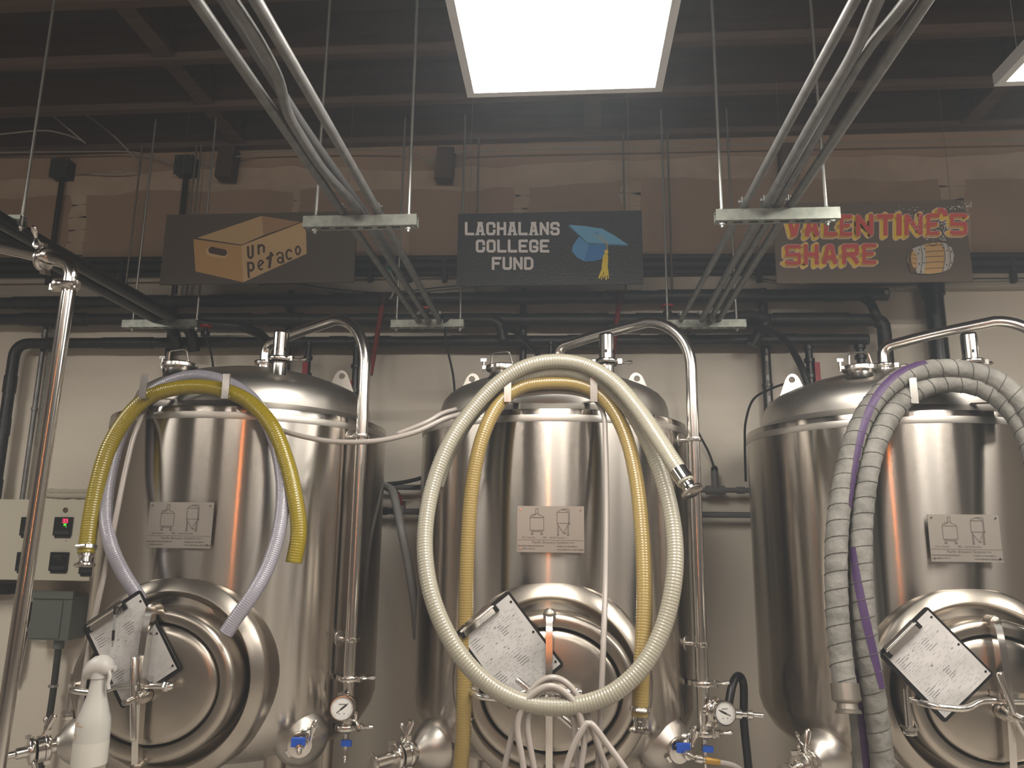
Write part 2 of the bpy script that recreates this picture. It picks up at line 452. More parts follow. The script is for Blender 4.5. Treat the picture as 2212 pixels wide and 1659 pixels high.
def make_plate(t, c, z0, xo=0.0):
    w_, h_ = .24, .163
    x0 = c.x + xo - w_ / 2; y = c.y - R_T - .016
    pl = MB().box(x0, x0 + w_, y, y + .004, z0, z0 + h_).build('name_plate', PLATE, t, 0)
    st = MB()
    st.box(x0 + .02, x0 + w_ - .02, y + .004, y + .022, z0 + .01, z0 + h_ - .01); st.build('plate_mount', MANWAY, t, 0)
    def P(zx, zy): return V((x0 + (zx - 222) / 1758 * w_, y - .0006, z0 + (1405 - zy) / 1245 * h_))
    mb = MB(); wd = 14
    strokes([[(565, 470), (565, 815), (925, 815), (925, 470), (565, 470)], [(600, 820), (600, 915)], [(635, 820), (635, 915)], [(850, 820), (850, 915)], [(885, 820), (885, 915)],
             [(635, 850), (850, 850)], [(565, 470), (580, 425), (620, 390), (690, 375)], [(620, 440), (700, 385)], [(925, 470), (880, 425), (790, 395)],
             [(700, 400), (715, 360), (785, 360), (800, 400)], [(712, 360), (712, 230), (780, 230), (780, 360)],
             [(1270, 325), (1270, 620), (1570, 620), (1570, 325), (1270, 325)], [(1270, 325), (1330, 275), (1410, 245), (1460, 245), (1530, 280), (1570, 325)],
             [(1460, 235), (1550, 230), (1595, 265), (1595, 620)], [(1270, 620), (1440, 880), (1570, 630)], [(1440, 880), (1470, 895)],
             [(1285, 640), (1285, 930)], [(1312, 690), (1312, 930)], [(1545, 680), (1545, 930)], [(1575, 640), (1575, 930)]], wd, P, mb)
    strokes([[(240, 1072), (1960, 1080)]], 8, P, mb)
    for q in ([(600, 922), (640, 922)], [(850, 922), (885, 922)], [(1285, 935), (1312, 935)], [(1545, 935), (1575, 935)], [(1465, 890), (1495, 885)], [(1590, 600), (1600, 640)], [(1405, 248), (1465, 248)]):
        strokes([q], 30, P, mb)
    def T(x, y, s, body):
        text_mesh(body, s, lambda a, b: P(x + a, y - b), mb)
    T(345, 1030, 70, 'Net Volume'); T(900, 1030, 70, 'BBL'); T(1075, 1030, 70, 'Serial Number')
    T(620, 1170, 98, 'Pacific Brewery Systems Inc')
    for x0_, x1_, yy in ((245, 940, 1232), (245, 690, 1310), (1265, 1810, 1240), (1275, 1985, 1325)):
        x = x0_
        rr = random.Random(int(x0_ + yy))
        while x < x1_:
            k = rr.uniform(14, 40); strokes([[(x, yy), (min(x + k, x1_), yy)]], rr.uniform(20, 34), P, mb, False); x += k + rr.uniform(8, 16)
    mb.build('etched_print', ETCH, pl, 0)
    for a in (.012, w_ - .012):
        for b in (.012, h_ - .012): MB().cyl((x0 + a, y, z0 + b), (x0 + a, y - .003, z0 + b), .0035, n=8).build('rivet', BRIGHT, pl)

def make_manway(t, c, k):
    """oval inward-opening manway with a bridge bar"""
    cc = c + V((.004, 0, 1.11))
    ring = MB().rings(ell_rings(cc, [(.352, .352, .38), (.352, .352, .545), (.346, .346, .572), (.340, .339, .580), (.312, .304, .604), (.306, .297, .607), (.301, .290, .603), (.296, .280, .585), (.290, .262, .565), (.285, .248, .562)]), cap0=False, cap1=False)
    mw = ring.build('manway_ring', MANWAY, t, 50)
    neck = MB().rings(ell_rings(cc, [(.286, .25, .50), (.286, .25, .675), (.283, .247, .690), (.274, .238, .700), (.262, .225, .703), (.240, .203, .700), (.236, .199, .692), (.235, .198, .66)]), cap0=False, cap1=False)
    neck.build('manway_neck', MANWAY, mw, 50)
    door = MB().rings(ell_rings(cc, [(.240, .203, .655), (.2305, .1935, .672), (.2295, .1925, .688), (.224, .187, .695), (.20, .165, .702), (.10, .082, .706), (.012, .01, .707)]), cap0=False)
    dr = door.build('manway_door', MANWAY, mw, 50)
    # bridge bar: arched plate standing on the neck rim, thin in x
    prof = [(-.268, .70), (-.262, .722), (-.245, .738), (-.16, .752), (-.03, .765), (.06, .772), (.17, .764), (.225, .752), (.246, .738), (.255, .72), (.252, .70),
            (.232, .70), (.222, .716), (.18, .727), (.05, .733), (-.05, .728), (-.18, .722), (-.225, .714), (-.24, .70)]
    bx = cc + V((-.004, 0, 0))
    MB().prism([(-o, z) for z, o in prof], bx - X * .011, Y3, Z, X, .022).build('bridge_bar', BRIGHT, mw)
    for zz, s in ((.243, 1), (-.25, -1)):
        MB().lathe(bx + V((0, -.695, zz)), V((0, -1, 0)), [(.022, 0), (.022, .03), (.018, .042), (.008, .048)], 16).build('bridge_foot', MANWAY, mw)
    hub = bx + V((0, -.76, -.03))
    MB().lathe(hub + Y3 * .05, OUT, [(.024, 0), (.027, .01), (.027, .042), (.022, .05), (.022, .066), (.019, .072), (.011, .072), (.011, .125), (.009, .130)], 20).build('screw_hub', BRIGHT, mw)
    MB().box(bx.x - .03, bx.x + .026, bx.y - .766, bx.y - .71, bx.z + .015, bx.z + .032).build('yoke_block', BRIGHT, mw)
    hc = hub + OUT * .030
    a0 = {1: 95, 2: 143, 3: 105}[k]
    for s, ln in ((0, .125), (180, .115)):
        a = math.radians(a0 + s + (6 if (s and k != 2) else 0)); dd = V((math.cos(a), -.12 if s else .0, math.sin(a))).normalized()
        MB().lathe(hc, dd, [(.0105, 0), (.0105, ln), (.008, ln + .006), (.003, ln + .008)], 14).build('tee_handle', BRIGHT, mw)
    # davit arm through the bar, hinge post on the left
    ay = cc.y - .742; az = cc.z + .004
    arm = bendpath([(bx.x + .02, ay, az), (bx.x - .075, ay - .004, az + .002), (bx.x - .135, ay - .03, az - .022), (bx.x - .225, ay - .02, az - .018), (bx.x - .262, ay + .03, az - .012), (bx.x - .275, ay + .07, az - .012)], .03)
    MB().tube(arm, .0105, 14).build('davit_arm', BRIGHT, mw)
    MB().cyl((bx.x - .276, ay + .062, az - .105), (bx.x - .276, ay + .062, az + .02), .013, n=14).build('hinge_post', BRIGHT, mw)
    hp = MB(); hexnut(hp, V((bx.x - .276, ay + .062, az - .122)), Z, .021, .018)
    hp.box(bx.x - .292, bx.x - .255, ay + .04, ay + .10, az - .104, az - .095); hp.build('hinge_nut', BRIGHT, mw)
    st = MB().cyl((bx.x + .01, ay, az), (bx.x + .075, ay, az), .010, n=14); st.build('stub_bolt', BRIGHT, mw)
    ac = MB(); hexnut(ac, V((bx.x + .075, ay, az)), X, .0165, .016); ac.lathe((bx.x + .09, ay, az), X, [(.014, 0), (.013, .008), (.007, .016), (.001, .018)], 12); ac.build('acorn_nut', BRIGHT, mw)
    return mw

def make_tank(k, label):
    c = TANKS[k]
    t = thing('beer_tank', c, label, 'tank', 'stainless beer tanks in a row')
    N = 128
    sh = MB().lathe(c, Z, [(.40, .78), (.47, .81), (.53, .86), (.568, .92), (.58, .965), (.58, 2.055), (.58, 2.074), (.578, 2.078)], N, cap1=False)
    s_ = sh.build('shell', STEEL, t, 28)
    MB().lathe(c, Z, [(.581, 2.030), (.5815, 2.032), (.5815, 2.054), (.581, 2.056)], N, cap0=False, cap1=False).build('shell_band', DOME, t, 30)
    MB().lathe(c, Z, [(.578, 2.077), (.502, 2.114)], N, cap0=False, cap1=False).build('shoulder', DOME, t, 20)
    MB().lathe(c, Z, [(.505, 2.112), (.505, 2.135), (.502, 2.16), (.492, 2.190), (.472, 2.215), (.44, 2.237), (.39, 2.260), (.31, 2.289), (.22, 2.313), (.12, 2.330), (.03, 2.335), (.001, 2.335)], N, cap0=False).build('dome', DOME, t, 40)
    lg = MB()
    for a in (45, 135, 225, 315):
        e = c + V((.43 * math.cos(math.radians(a)), .43 * math.sin(math.radians(a)), 0))
        MB().lathe(e, Z, [(.06, 0), (.06, .012), (.04, .02), (.04, .84)], 16).build('leg', MANWAY, t)
    # lifting lugs
    for s in (-1, 1):
        e = c + V((s * .375, .03, 2.235))
        pts = [(-.068, 0), (-.034, .085), (-.024, .103), (-.008, .112), (.008, .112), (.024, .103), (.034, .085), (.068, 0)]
        pts = [(a, b - .03 * (a * s > 0) * abs(a) / .068) for a, b in pts]
        hole = [(.0145 * math.cos(i * PI / 6), .082 + .0145 * math.sin(i * PI / 6)) for i in range(12)]
        mb = MB()
        # plate with a real hole: bridge quads from hole ring to outline
        outl = []
        for i in range(12):
            a = i * PI / 6; d = V((math.cos(a), math.sin(a)))
            best = None
            for (x0, y0), (x1, y1) in zip(pts, pts[1:] + pts[:1]):
                ex, ey = x1 - x0, y1 - y0; den = d.x * ey - d.y * ex
                if abs(den) < 1e-9: continue
                tt = ((x0) * ey - (y0 - .082) * ex) / den; uu = ((x0) * d.y - (y0 - .082) * d.x) / den
                if tt > 0 and -1e-6 <= uu <= 1 + 1e-6: best = tt if best is None else min(best, tt)
            outl.append((d.x * best, .082 + d.y * best))
        outl[8:11] = [(-.06 if True else 0, 0), (0, 0), (.06, 0)]
        rings_ = []
        for yy in (-.005, .005):
            rings_.append(([e + X * a + Y3 * yy + Z * b for a, b in hole], [e + X * a + Y3 * yy + Z * b for a, b in outl]))
        mb.rings([rings_[0][0], rings_[0][1], rings_[1][1], rings_[1][0]], closed=True)
        mb.build('lifting_lug', DOME, t, 30)
    # port cap with bail handle (front left of the dome) and relief valve (front right)
    pc = c + V((-.205, -.325, 2.262))
    cap = MB().lathe(pc - Z * .02, Z, [(.062, 0), (.052, .018), (.05, .034), (.066, .036), (.070, .040), (.070, .052), (.066, .056), (.055, .060), (.02, .064), (.001, .064)], 28).build('port_cap', BRIGHT, t)
    hz = pc + Z * .040
    hd = bendpath([hz + V((-.045, -.01, 0)), hz + V((-.043, -.012, .047)), hz + V((.028, -.012, .055)), hz + V((.042, -.01, .0))], .014, 5)
    MB().tube(hd, .0042, 8).build('bail_handle', BRIGHT, cap)
    wn = MB(); wn.cyl(hz + V((-.078, 0, -.025)), hz + V((-.078, 0, .02)), .005, n=8); wn.obox(hz + V((-.078, 0, .022)), X, Y3, Z, .012, .004, .006); wn.obox(hz + V((-.07, 0, -.01)), X, Y3, Z, .012, .008, .006); wn.build('cap_clamp', BRIGHT, cap)
    rv = c + V((.222, -.335, 2.245))
    rb = MB().lathe(rv - Z * .02, Z, [(.038, 0), (.030, .02), (.029, .066), (.040, .070)], 24).build('relief_valve_neck', BRIGHT, t)
    body = MB()
    n = 24; R0 = []
    zs = [.072, .098, .112, .175, .184]; rs = [.031, .031, .031, .031, .028]
    u_, v_ = X, Y3
    R0 = [[rv + Z * z + X * (r * math.cos(i * 2 * PI / n)) + Y3 * (r * math.sin(i * 2 * PI / n)) for i in range(n)] for z, r in zip(zs, rs)]
    for i in range(4):
        for j in range(n):
            if i == 1 and j % 4 in (1,): continue
            jj = (j + 1) % n; body.poly([R0[i][j], R0[i][jj], R0[i + 1][jj], R0[i + 1][j]])
    body.poly(R0[-1]); b_ = body.build('relief_valve_body', POLISH, rb, 40)
    MB().lathe(rv + Z * .072, Z, [(.0255, 0), (.0255, .1)], 20).build('valve_core', BLACKM, rb)
    triclamp('relief_clamp', rv + Z * .066, Z, .036, rb, True, {1: (1, -.2, 0), 2: (1, -.1, 0), 3: (1, 0, 0)}[k])
    # blow-off pipe: from dome centre over to the sight tube and down
    tx, ty = .566, -.29
    d = V((tx, ty, 0)).normalized()
    v0 = c + V((.02, 0, 2.325)); foot = c + V((tx, ty, 0))
    MB().lathe(v0 - Z * .02, Z, [(.05, 0), (.034, .02), (.032, .06)], 24).build('vent_neck', BRIGHT, t)
    triclamp('vent_clamp', v0 + Z * .048, Z, .034, t, True, {1: (1, -.6, 0), 2: (1, -.5, 0), 3: (1, -.3, 0)}[k])
    path = bendpath([v0 + Z * .05, v0 + V((0, 0, .150)), v0 + d * .42 + Z * .205, foot + Z * 2.44, foot + Z * 2.20], .10, 4)
    P0 = v0 + Z * .05; A = v0 + Z * .092; B = v0 + Z * .142 + d * .052
    path = [P0, A] + [A.lerp(v0 + Z * .138, s_k / 6).lerp((v0 + Z * .138).lerp(B, s_k / 6), s_k / 6) for s_k in range(1, 7)]
    C_ = v0 + d * .34 + Z * .19
    cen = V((foot.x, foot.y, 0)) - d * .20
    arc = [cen + d * (.20 * math.sin(a)) + Z * (2.30 + .215 * math.cos(a)) for a in [PI * (.02 + .48 * i / 12) for i in range(13)]]
    path = path + smoothpath([path[-1], C_.lerp(path[-1], .5), arc[0]], .03)[1:-1] + arc + [foot + Z * 1.05]
    MB().tube(path, .0235, 18, caps=True).build('blow_off_pipe', BRIGHT, t, 60)
    for z in (2.0, 1.215):
        p = foot + Z * z
        cl = MB().lathe(p - Z * .009, Z, [(.0235, 0), (.029, .001), (.030, .009), (.029, .017), (.0235, .018)], 20).build('pipe_clamp', BRIGHT, t)
        inn = c + d * (R_T - .005) + Z * (z)
        tt = V((-d.y, d.x, 0))
        q = c + d * R_T * .999 + Z * z
        arm = MB().cyl(q, p - d * .026, .0085, n=12); arm.build('standoff', BRIGHT, cl)
        MB().lathe(q - d * .004, d, [(.030, 0), (.030, .006), (.012, .010)], 20).build('weld_pad', DOME, cl)
        for s in (-1, 1):
            sc_ = MB(); sc_.obox(p + tt * (s * .034), X, Y3, Z, .007, .007, .007); sc_.cyl(p + tt * (s * .034) + d * .012, p + tt * (s * .034) - d * .014, .0035, n=8)
            sc_.build('clamp_screw', BRIGHT, cl)
    return t, foot

def gauge(t, c, face, r, ang):
    """pressure gauge: dial facing FACE"""
    f = V(face).normalized(); u = f.cross(Z).normalized() * -1; v = u.cross(f) * -1
    if v.z < 0: v = -v
    g = MB().lathe(c, f, [(r * .86, -.03), (r, -.026), (r, .004), (r * .97, .008), (r * .90, .008), (r * .88, .002)], 32, cap1=False).build('pressure_gauge', POLISH, t, 40)
    MB().lathe(c, f, [(r * .885, .0005), (r * .885, .0025)], 32).build('dial', DIAL, g)
    mk = MB()
    def P(a, b): return c + f * .0032 + u * a + v * b
    for i in range(31):
        a = math.radians(225 - 270 * i / 30); r0 = r * (.70 if i % 5 == 0 else .76)
        strokes([[(r0 * math.cos(a), r0 * math.sin(a)), (r * .82 * math.cos(a), r * .82 * math.sin(a))]], .0009, P, mb=mk, ends=False)
    strokes([[(-.012, -.018), (-.007, -.018)], [(.006, -.018), (.011, -.018)], [(-.012, .014), (.012, .014)]], .003, P, mk, False)
    mk.build('dial_marks', INK, g, 0)
    nd = MB(); a = math.radians(ang); ca, sa = math.cos(a), math.sin(a)
    strokes([[(-r * .55 * ca, -r * .55 * sa), (r * .62 * ca, r * .62 * sa)]], .0026, lambda x, y: P(x, y) + f * .001, nd, False)
    strokes([[(-r * .12 * ca, -r * .12 * sa), (r * .4 * ca, r * .4 * sa)]], .006, lambda x, y: P(x, y) + f * .001, nd, True)
    nd.build('needle', BLACKM, g, 0)
    return g

def sight_foot(t, foot, k):
    """lower end of the pipe: clamp, tee with gauge, drain valve with blue tap"""
    z0 = 1.075
    triclamp('joint_clamp', foot + Z * z0, Z, .030, t, True, (1, -.35, 0))
    MB().cyl(foot + Z * .905, foot + Z * (z0 + .01), .0225, n=18).build('tee_body', BRIGHT, t)
    gf = {1: V((.22, -1, .12)), 2: V((.32, -1, .14)), 3: V((.3, -1, .1))}[k].normalized()
    gdir = {1: V((.05, -1, 0)), 2: V((.72, -.7, 0)), 3: V((.7, -.7, 0))}[k].normalized()
    tee = foot + Z * .985
    gc = tee + gdir * .075
    MB().lathe(tee, gdir, [(.0215, 0), (.0215, .040), (.030, .041), (.030, .046)], 20).build('tee_branch', BRIGHT, t)
    triclamp('gauge_clamp', tee + gdir * .046, gdir, .030, t, True, V((.35, 0, -1)) if k == 1 else V((-.3, 0, -1)))
    if k == 1:
        gauge(t, gc + V((.0, -.012, 0)), gf, .044, 38)
    else:
        gauge(t, gc + V((.012, -.012, .0)), gf, .044, 155)
        e = gc + V((.05, .03, -.01)); MB().lathe(e, V((1, .05, -.05)), [(.018, 0), (.018, .03), (.010, .032), (.010, .05), (.016, .052), (.016, .07), (.009, .075), (.009, .11)], 14).build('side_fitting', BRIGHT, t)
    triclamp('drain_clamp', foot + Z * .902, Z, .032, t, True, V((1, -.4, 0)))
    MB().lathe(foot + Z * .89, -Z, [(.028, 0), (.010, .012), (.010, .03), (.014, .032), (.014, .05), (.008, .055), (.007, .085), (.009, .09), (.006, .098), (.008, .104), (.005, .112)], 14).build('drain_nozzle', BRIGHT, t)
    MB().obox(foot + V((.008, -.022, .850)), X, Y3, Z, .019, .007, .010).build('drain_tap', BLUE, t)

def butterfly(t, c, k):
    """big outlet valve low on the left of the tank"""
    a = math.radians(216); d = V((math.cos(a), math.sin(a), 0)); dirv = V((-.72, -.69, -.08)).normalized()
    p = c + d * (R_T - .035) + Z * .835
    fl = MB().lathe(p - dirv * .01, dirv, [(.098, 0), (.096, .03), (.060, .075), (.040, .09), (.034, .10)], 32).build('outlet_cone', DOME, t, 40)
    q = p + dirv * .09
    MB().cyl(q, q + dirv * .055, .026, n=18).build('outlet_pipe', BRIGHT, t)
    up = dirv.cross(V((0, 0, 1))).cross(dirv).normalized()
    triclamp('outlet_clamp', q + dirv * .028, dirv, .036, t, True, up)
    b = MB().lathe(q + dirv * .035, dirv, [(.034, 0), (.046, .004), (.046, .026), (.034, .03)], 24).build('valve_body', BRIGHT, t)
    MB().lathe(q + dirv * .048 + up * .03, (up - dirv * .5).normalized(), [(.008, 0), (.008, .02), (.006, .03), (.011, .05), (.012, .085), (.006, .092)], 12).build('valve_lever', BRIGHT, t)
    triclamp('outer_clamp', q + dirv * .078, dirv, .036, t, True, -up + X * .3)
    if k == 1:
        e = q + dirv * .085
        MB().lathe(e, dirv, [(.034, 0), (.020, .006), (.020, .04), (.012, .045), (.012, .07), (.018, .072), (.018, .078), (.009, .08), (.009, .10)], 16).build('barb_adapter', BRIGHT, t)
        MB().tube(smoothpath([e + dirv * .09, e + dirv * .13 - Z * .004, e + dirv * .165 - Z * .012]), .008, 10).build('spout', BRIGHT, t)
    else:
        e = q + dirv * .085
        MB().lathe(e, dirv, [(.036, 0), (.022, .006), (.022, .075), (.026, .080), (.036, .086), (.036, .092), (.03, .094)], 20).build('ferrule', BRIGHT, t)

def sample_port(t, c, k, ang=-40):
    a = math.radians(ang); d = V((math.cos(a), math.sin(a), 0))
    dirv = V((.30 if k == 1 else .45, -.93, -.03)).normalized()
    p = c + d * (R_T - .045) + Z * .875
    MB().lathe(p - dirv * .01, dirv, [(.10, .0), (.098, .03), (.075, .055), (.035, .085), (.028, .092), (.028, .105)], 36).build('sample_cone', DOME, t, 40)
    q = p + dirv * .098
    triclamp('sample_clamp', q, dirv, .033, t, True, V((.8, 0, .6)))
    MB().lathe(q, dirv, [(.032, 0), (.030, .012), (.014, .016), (.014, .042), (.017, .044), (.017, .06), (.008, .062), (.009, .07), (.0065, .075), (.009, .08), (.0065, .086), (.009, .09), (.005, .10)], 16).build('sample_valve', BRIGHT, t)
    MB().obox(q + dirv * .034 + V((-.004, -.004, .018)), X, (Y3 + Z * .2).normalized(), Z, .024, .007, .014).build('blue_lever', BLUE, t)
    MB().lathe(q + V((.045, -.02, .02)), V((.25, -.1, 1)), [(.007, 0), (.007, .03), (.011, .032), (.011, .05), (.008, .052)], 10).build('vent_stem', BRIGHT, t)
    return q + dirv * .10

def hooks(t, c, xs):
    for x in xs:
        top = c + V((x, -.612, 0))
        mb = MB(); wd = .013
        # tab turned up in front
        mb.box(c.x + x - wd, c.x + x + wd, c.y - .664, c.y - .658, 2.088, 2.180)
        hk = mb.build('hose_hook', BRIGHT, t, 0)
        yi = c.y - math.sqrt(max(.01, .505 ** 2 - x * x)) + .02
        MB().add([(c.x + x - wd, c.y - .66, 2.088), (c.x + x + wd, c.y - .66, 2.088), (c.x + x + wd, c.y - .66, 2.094), (c.x + x - wd, c.y - .66, 2.094),
                  (c.x + x * .85 - wd, yi, 2.118), (c.x + x * .85 + wd, yi, 2.118), (c.x + x * .85 + wd, yi, 2.124), (c.x + x * .85 - wd, yi, 2.124)],
                 [(0, 1, 2, 3), (4, 7, 6, 5), (0, 4, 5, 1), (3, 2, 6, 7), (0, 3, 7, 4), (1, 5, 6, 2)]).build('hook_shelf', BRIGHT, hk, 0)

tank_labels = {1: 'stainless steel tank with yellow and lavender hoses and a spray bottle at its manway',
               2: 'stainless steel tank in the middle with a long clear hose looped over its manway',
               3: 'stainless steel tank cut off by the right edge, draped with grey wrapped hoses'}
TK = {}
for k in (1, 2, 3):
    t, foot = make_tank(k, tank_labels[k]); TK[k] = t; c = TANKS[k]
    make_plate(t, c, 1.555 if k != 3 else 1.54)
    make_manway(t, c, k)
    sight_foot(t, foot, k)
    butterfly(t, c, k)
    sp = sample_port(t, c, k)
    hooks(t, c, (-.155, .157))
    if k == 2: SAMPLE2 = sp

# ================================================================== trapeze hangers
def trapeze(pxl, pxr, pyt, Y, rods, label, conduits=(), h=.041, ztop=None):
    a = at(pxl, pyt, Y); b = at(pxr, pyt, Y); z1 = (a.z + b.z) / 2 if ztop is None else ztop; z0 = z1 - h; x0, x1 = a.x, b.x
    t = thing('trapeze_hanger', ((x0 + x1) / 2, Y, z0), label, 'pipe hanger', 'strut hangers')
    th = .0028; d = .041; y0, y1 = Y, Y + d
    s = MB(); s.box(x0, x1, y0, y0 + th, z0, z1); s.box(x0, x1, y1 - th, y1, z0, z1)
    s.box(x0, x1, y0 + th, y0 + .010, z1 - th, z1); s.box(x0, x1, y1 - .010, y1 - th, z1 - th, z1)
    s.box(x0, x1, y0 + th, y0 + .0135, z0, z0 + th); s.box(x0, x1, y1 - .0135, y1 - th, z0, z0 + th)
    n = max(3, int((x1 - x0) / .05)); st = (x1 - x0) / n
    for i in range(n + 1):
        xc = x0 + i * st; s.box(max(x0, xc - .010), min(x1, xc + .010), y0 + .0135, y1 - .0135, z0, z0 + th)
    s.build('strut_channel', GALV, t, 0)
    for px in rods:
        x = at(px, pyt, Y).x; yc = Y + d / 2
        MB().cyl((x, yc, z0 - .018), (x, yc, JB + .02), .0062, n=10).build('threaded_rod', ROD, t)
        nb = MB(); hexnut(nb, V((x, yc, z0 - .010)), Z, .0105, .010); nb.build('nut', ROD, t)
        nb = MB(); hexnut(nb, V((x, yc, z1)), Z, .0105, .009); nb.build('nut', ROD, t)
    for x, r, lean in conduits:
        c = V((x, Y + d / 2, z1 + r + .001)); m = MB()
        pts = [c + V(((r + .002) * math.cos(q), 0, (r + .002) * math.sin(q))) for q in [PI * (-.25 + 1.5 * i / 12) for i in range(13)]]
        for p, q in zip(pts, pts[1:]):
            m.add([p - Y3 * .014, p + Y3 * .014, q + Y3 * .014, q - Y3 * .014], [(0, 1, 2, 3)])
        m.build('conduit_clamp', GALV, t, 40)
        e = c + V((-.004, 0, r + .002)); m = MB(); m.box(e.x - .004, e.x - .001, e.y - .012, e.y + .012, e.z - .002, e.z + .020); m.box(e.x + .003, e.x + .006, e.y - .012, e.y + .012, e.z - .002, e.z + .016)
        m.cyl(e + V((-.014, 0, .008)), e + V((.016, 0, .008)), .0035, n=8); hexnut(m, e + V((-.012, 0, .008)), X, .007, .006); m.build('clamp_ears', ROD, t, 30)
    return z1
LX = [-.826, -.765, -.695]
RX = [.630, .705, .788]
zl = trapeze(655, 900, 464, 2.50, (678, 880), 'galvanised strut hanger under the conduits in front of the cardboard box sign', [(-.805, .0148, 0), (-.674, .0148, 0)])
zr = trapeze(1546, 1815, 449, 2.50, (1561, 1789), 'galvanised strut hanger under the conduits covering the top of the red lettered sign', [(.608, .0125, 0), (.683, .0148, 0), (.766, .0148, 0)])
trapeze(844, 1001, 690, 3.92, (855, 993), 'dull strut hanger below the black sign on its left side', [(-.80, .0148, 0), (-.687, .0148, 0)])
trapeze(1435, 1612, 690, 3.92, (1443, 1593), 'strut hanger at the far end of the conduits right of the black sign', [(.60, .0125, 0), (.70, .0148, 0)])
trapeze(264, 424, 690, 3.86, (283, 421), 'bright strut hanger under the two thick black pipes at the left', [])
trapeze(-120, 44, 465, 2.62, (-90, 40), 'strut hanger cut off by the left edge of the picture', [])

def conduit(pts, r, label, mt=EMT, group='grey conduits', n=14, name='conduit', couple=()):
    t = MB().tube(pts, r, n)
    if couple:
        root = thing(name, pts[0], label, 'conduit', group)
        t.build('pipe', mt, root, 60)
        for i, (p, q) in enumerate(couple):
            d = (V(q) - V(p)).normalized(); MB().lathe(p, d, [(r, 0), (r + .003, .002), (r + .003, .05), (r, .052)], n).build('coupling', mt, root)
        return root
    return tag(t.build(name, mt, None, 60), label, 'conduit', group)
zc = zl + .016
conduit([V((-.805, .25, zc)), V((-.805, 2.5, zc)), V((-.80, 3.95, zc + .002)), V((-.80, 4.06, zc + .002))], .0148, 'pale grey conduit, leftmost of the bundle over the cardboard box sign')
conduit([V((-.673, .25, zc)), V((-.675, 2.5, zc)), V((-.687, 3.95, zc + .002)), V((-.687, 4.06, zc + .002))], .0148, 'pale grey conduit, rightmost of the bundle over the cardboard box sign')
conduit(smoothpath([V((-.735, .25, zc)), V((-.728, 1.2, zc)), V((-.726, 1.41, zc)), V((-.724, 1.555, zc)), V((-.734, 1.703, zc)), V((-.765, 1.85, zc)), V((-.773, 1.973, zc)), V((-.772, 2.2, zc)), V((-.745, 2.44, zc)), V((-.742, 2.7, zc)), V((-.745, 3.95, zc + .002))], .03), .0148, 'bent grey conduit in the middle of the bundle over the cardboard box sign')
conduit(smoothpath([V((-.765, .25, zc + .034)), V((-.765, 1.4, zc + .034)), V((-.768, 1.7, zc + .033)), V((-.768, 2.0, zc + .031)), V((-.75, 2.5, zc + .031)), V((-.742, 3.0, zc + .031)), at(838, 572, 3.4)], .03), .0148, 'dark grey conduit lying behind the others over the cardboard box sign', mat('dark_conduit', (.13, .13, .13), .5, .4))
zc = zr + .016
conduit([V((.620, .25, zc)), V((.608, 2.5, zc - .002)), V((.592, 3.95, zc + .0)), V((.592, 4.06, zc + .0))], .0125, 'thin grey conduit, leftmost of the bundle by the red lettered sign')
conduit([V((.765, .25, zc)), V((.766, 2.5, zc)), V((.79, 3.95, zc + .002))], .0148, 'grey conduit, rightmost of the bundle by the red lettered sign')
conduit(smoothpath([V((.64, .25, zc)), V((.652, 1.3, zc)), V((.662, 1.49, zc)), V((.678, 1.68, zc)), V((.677, 1.99, zc)), V((.683, 2.5, zc)), V((.69, 3.2, zc)), V((.70, 3.95, zc + .002))], .03), .0148, 'grey conduit kinked near its upper end, second of the bundle by the red lettered sign')
conduit(smoothpath([V((.735, .25, zc)), V((.732, 1.3, zc)), V((.724, 1.50, zc)), V((.712, 1.67, zc + .010)), V((.712, 1.9, zc + .012)), V((.722, 2.5, zc + .004)), V((.73, 3.2, zc)), V((.745, 3.95, zc + .002))], .03), .0135, 'grey conduit bowing outward, third of the bundle by the red lettered sign')

# green-tipped cable hanging from the bundle and a pale coil of wire
tag(MB().tube(smoothpath([at(842, 585, 3.4), at(853, 610, 3.45), at(850, 632, 3.5), at(843, 646, 3.5)]), .005, 8).build('wire_tail', WIREG), 'short grey wire tail hanging below the dark conduit', 'wire')
tag(MB().cyl(at(836, 570, 3.4), at(843, 590, 3.42), .012, n=10).build('green_tape', mat('green_tape', (.03, .16, .12), .5)), 'green tape wrapped round the end of the dark conduit', 'tape')
cw = MB()
for i in range(4):
    cw.torus(at(1537, 682, 3.86) + V((.004 * i, .004 * i, .003 * i)), V((.9, -.35 + .1 * i, .12)), .040 - .002 * i, .0035, 26, 6)
tag(cw.build('wire_coil', THOSE), 'pale wire coil hanging on the far right strut hanger', 'wire')

# ================================================================== black pipes
def insul(name, pts, r, label, segs=True, cat='pipe', group='black insulated pipes', rad=.07, n=16, m=None):
    m = m or BLACKF
    path = bendpath(pts, rad) if len(pts) > 2 else [V(p) for p in pts]
    root = thing(name, path[0], label, cat, group)
    MB().tube(path, r, n).build('pipe_core', m, root, 60)
    if segs:
        rs = resample(path, .05); i = 1; rr = random.Random(len(rs))
        while i < len(rs) - 4:
            k = rr.choice((3, 5, 7, 9, 12)); k = min(k, len(rs) - i - 1)
            MB().tube(rs[i:i + k], r + rr.uniform(.002, .006), n).build('insulation_sleeve', m, root, 50)
            i += k + rr.choice((1, 2, 4, 6))
    return root
WP = 4.135
insul('insulated_pipe', [at(-90, 656, WP), at(1903, 636, WP)], .034, 'top one of the three long black pipes along the wall')
insul('insulated_pipe', [at(-90, 690, WP), at(1870, 691, WP), at(1908, 692, WP), at(1915, 775, WP), at(1930, 900, WP)], .034, 'middle one of the long black wall pipes, turning down at its right end', rad=.08)
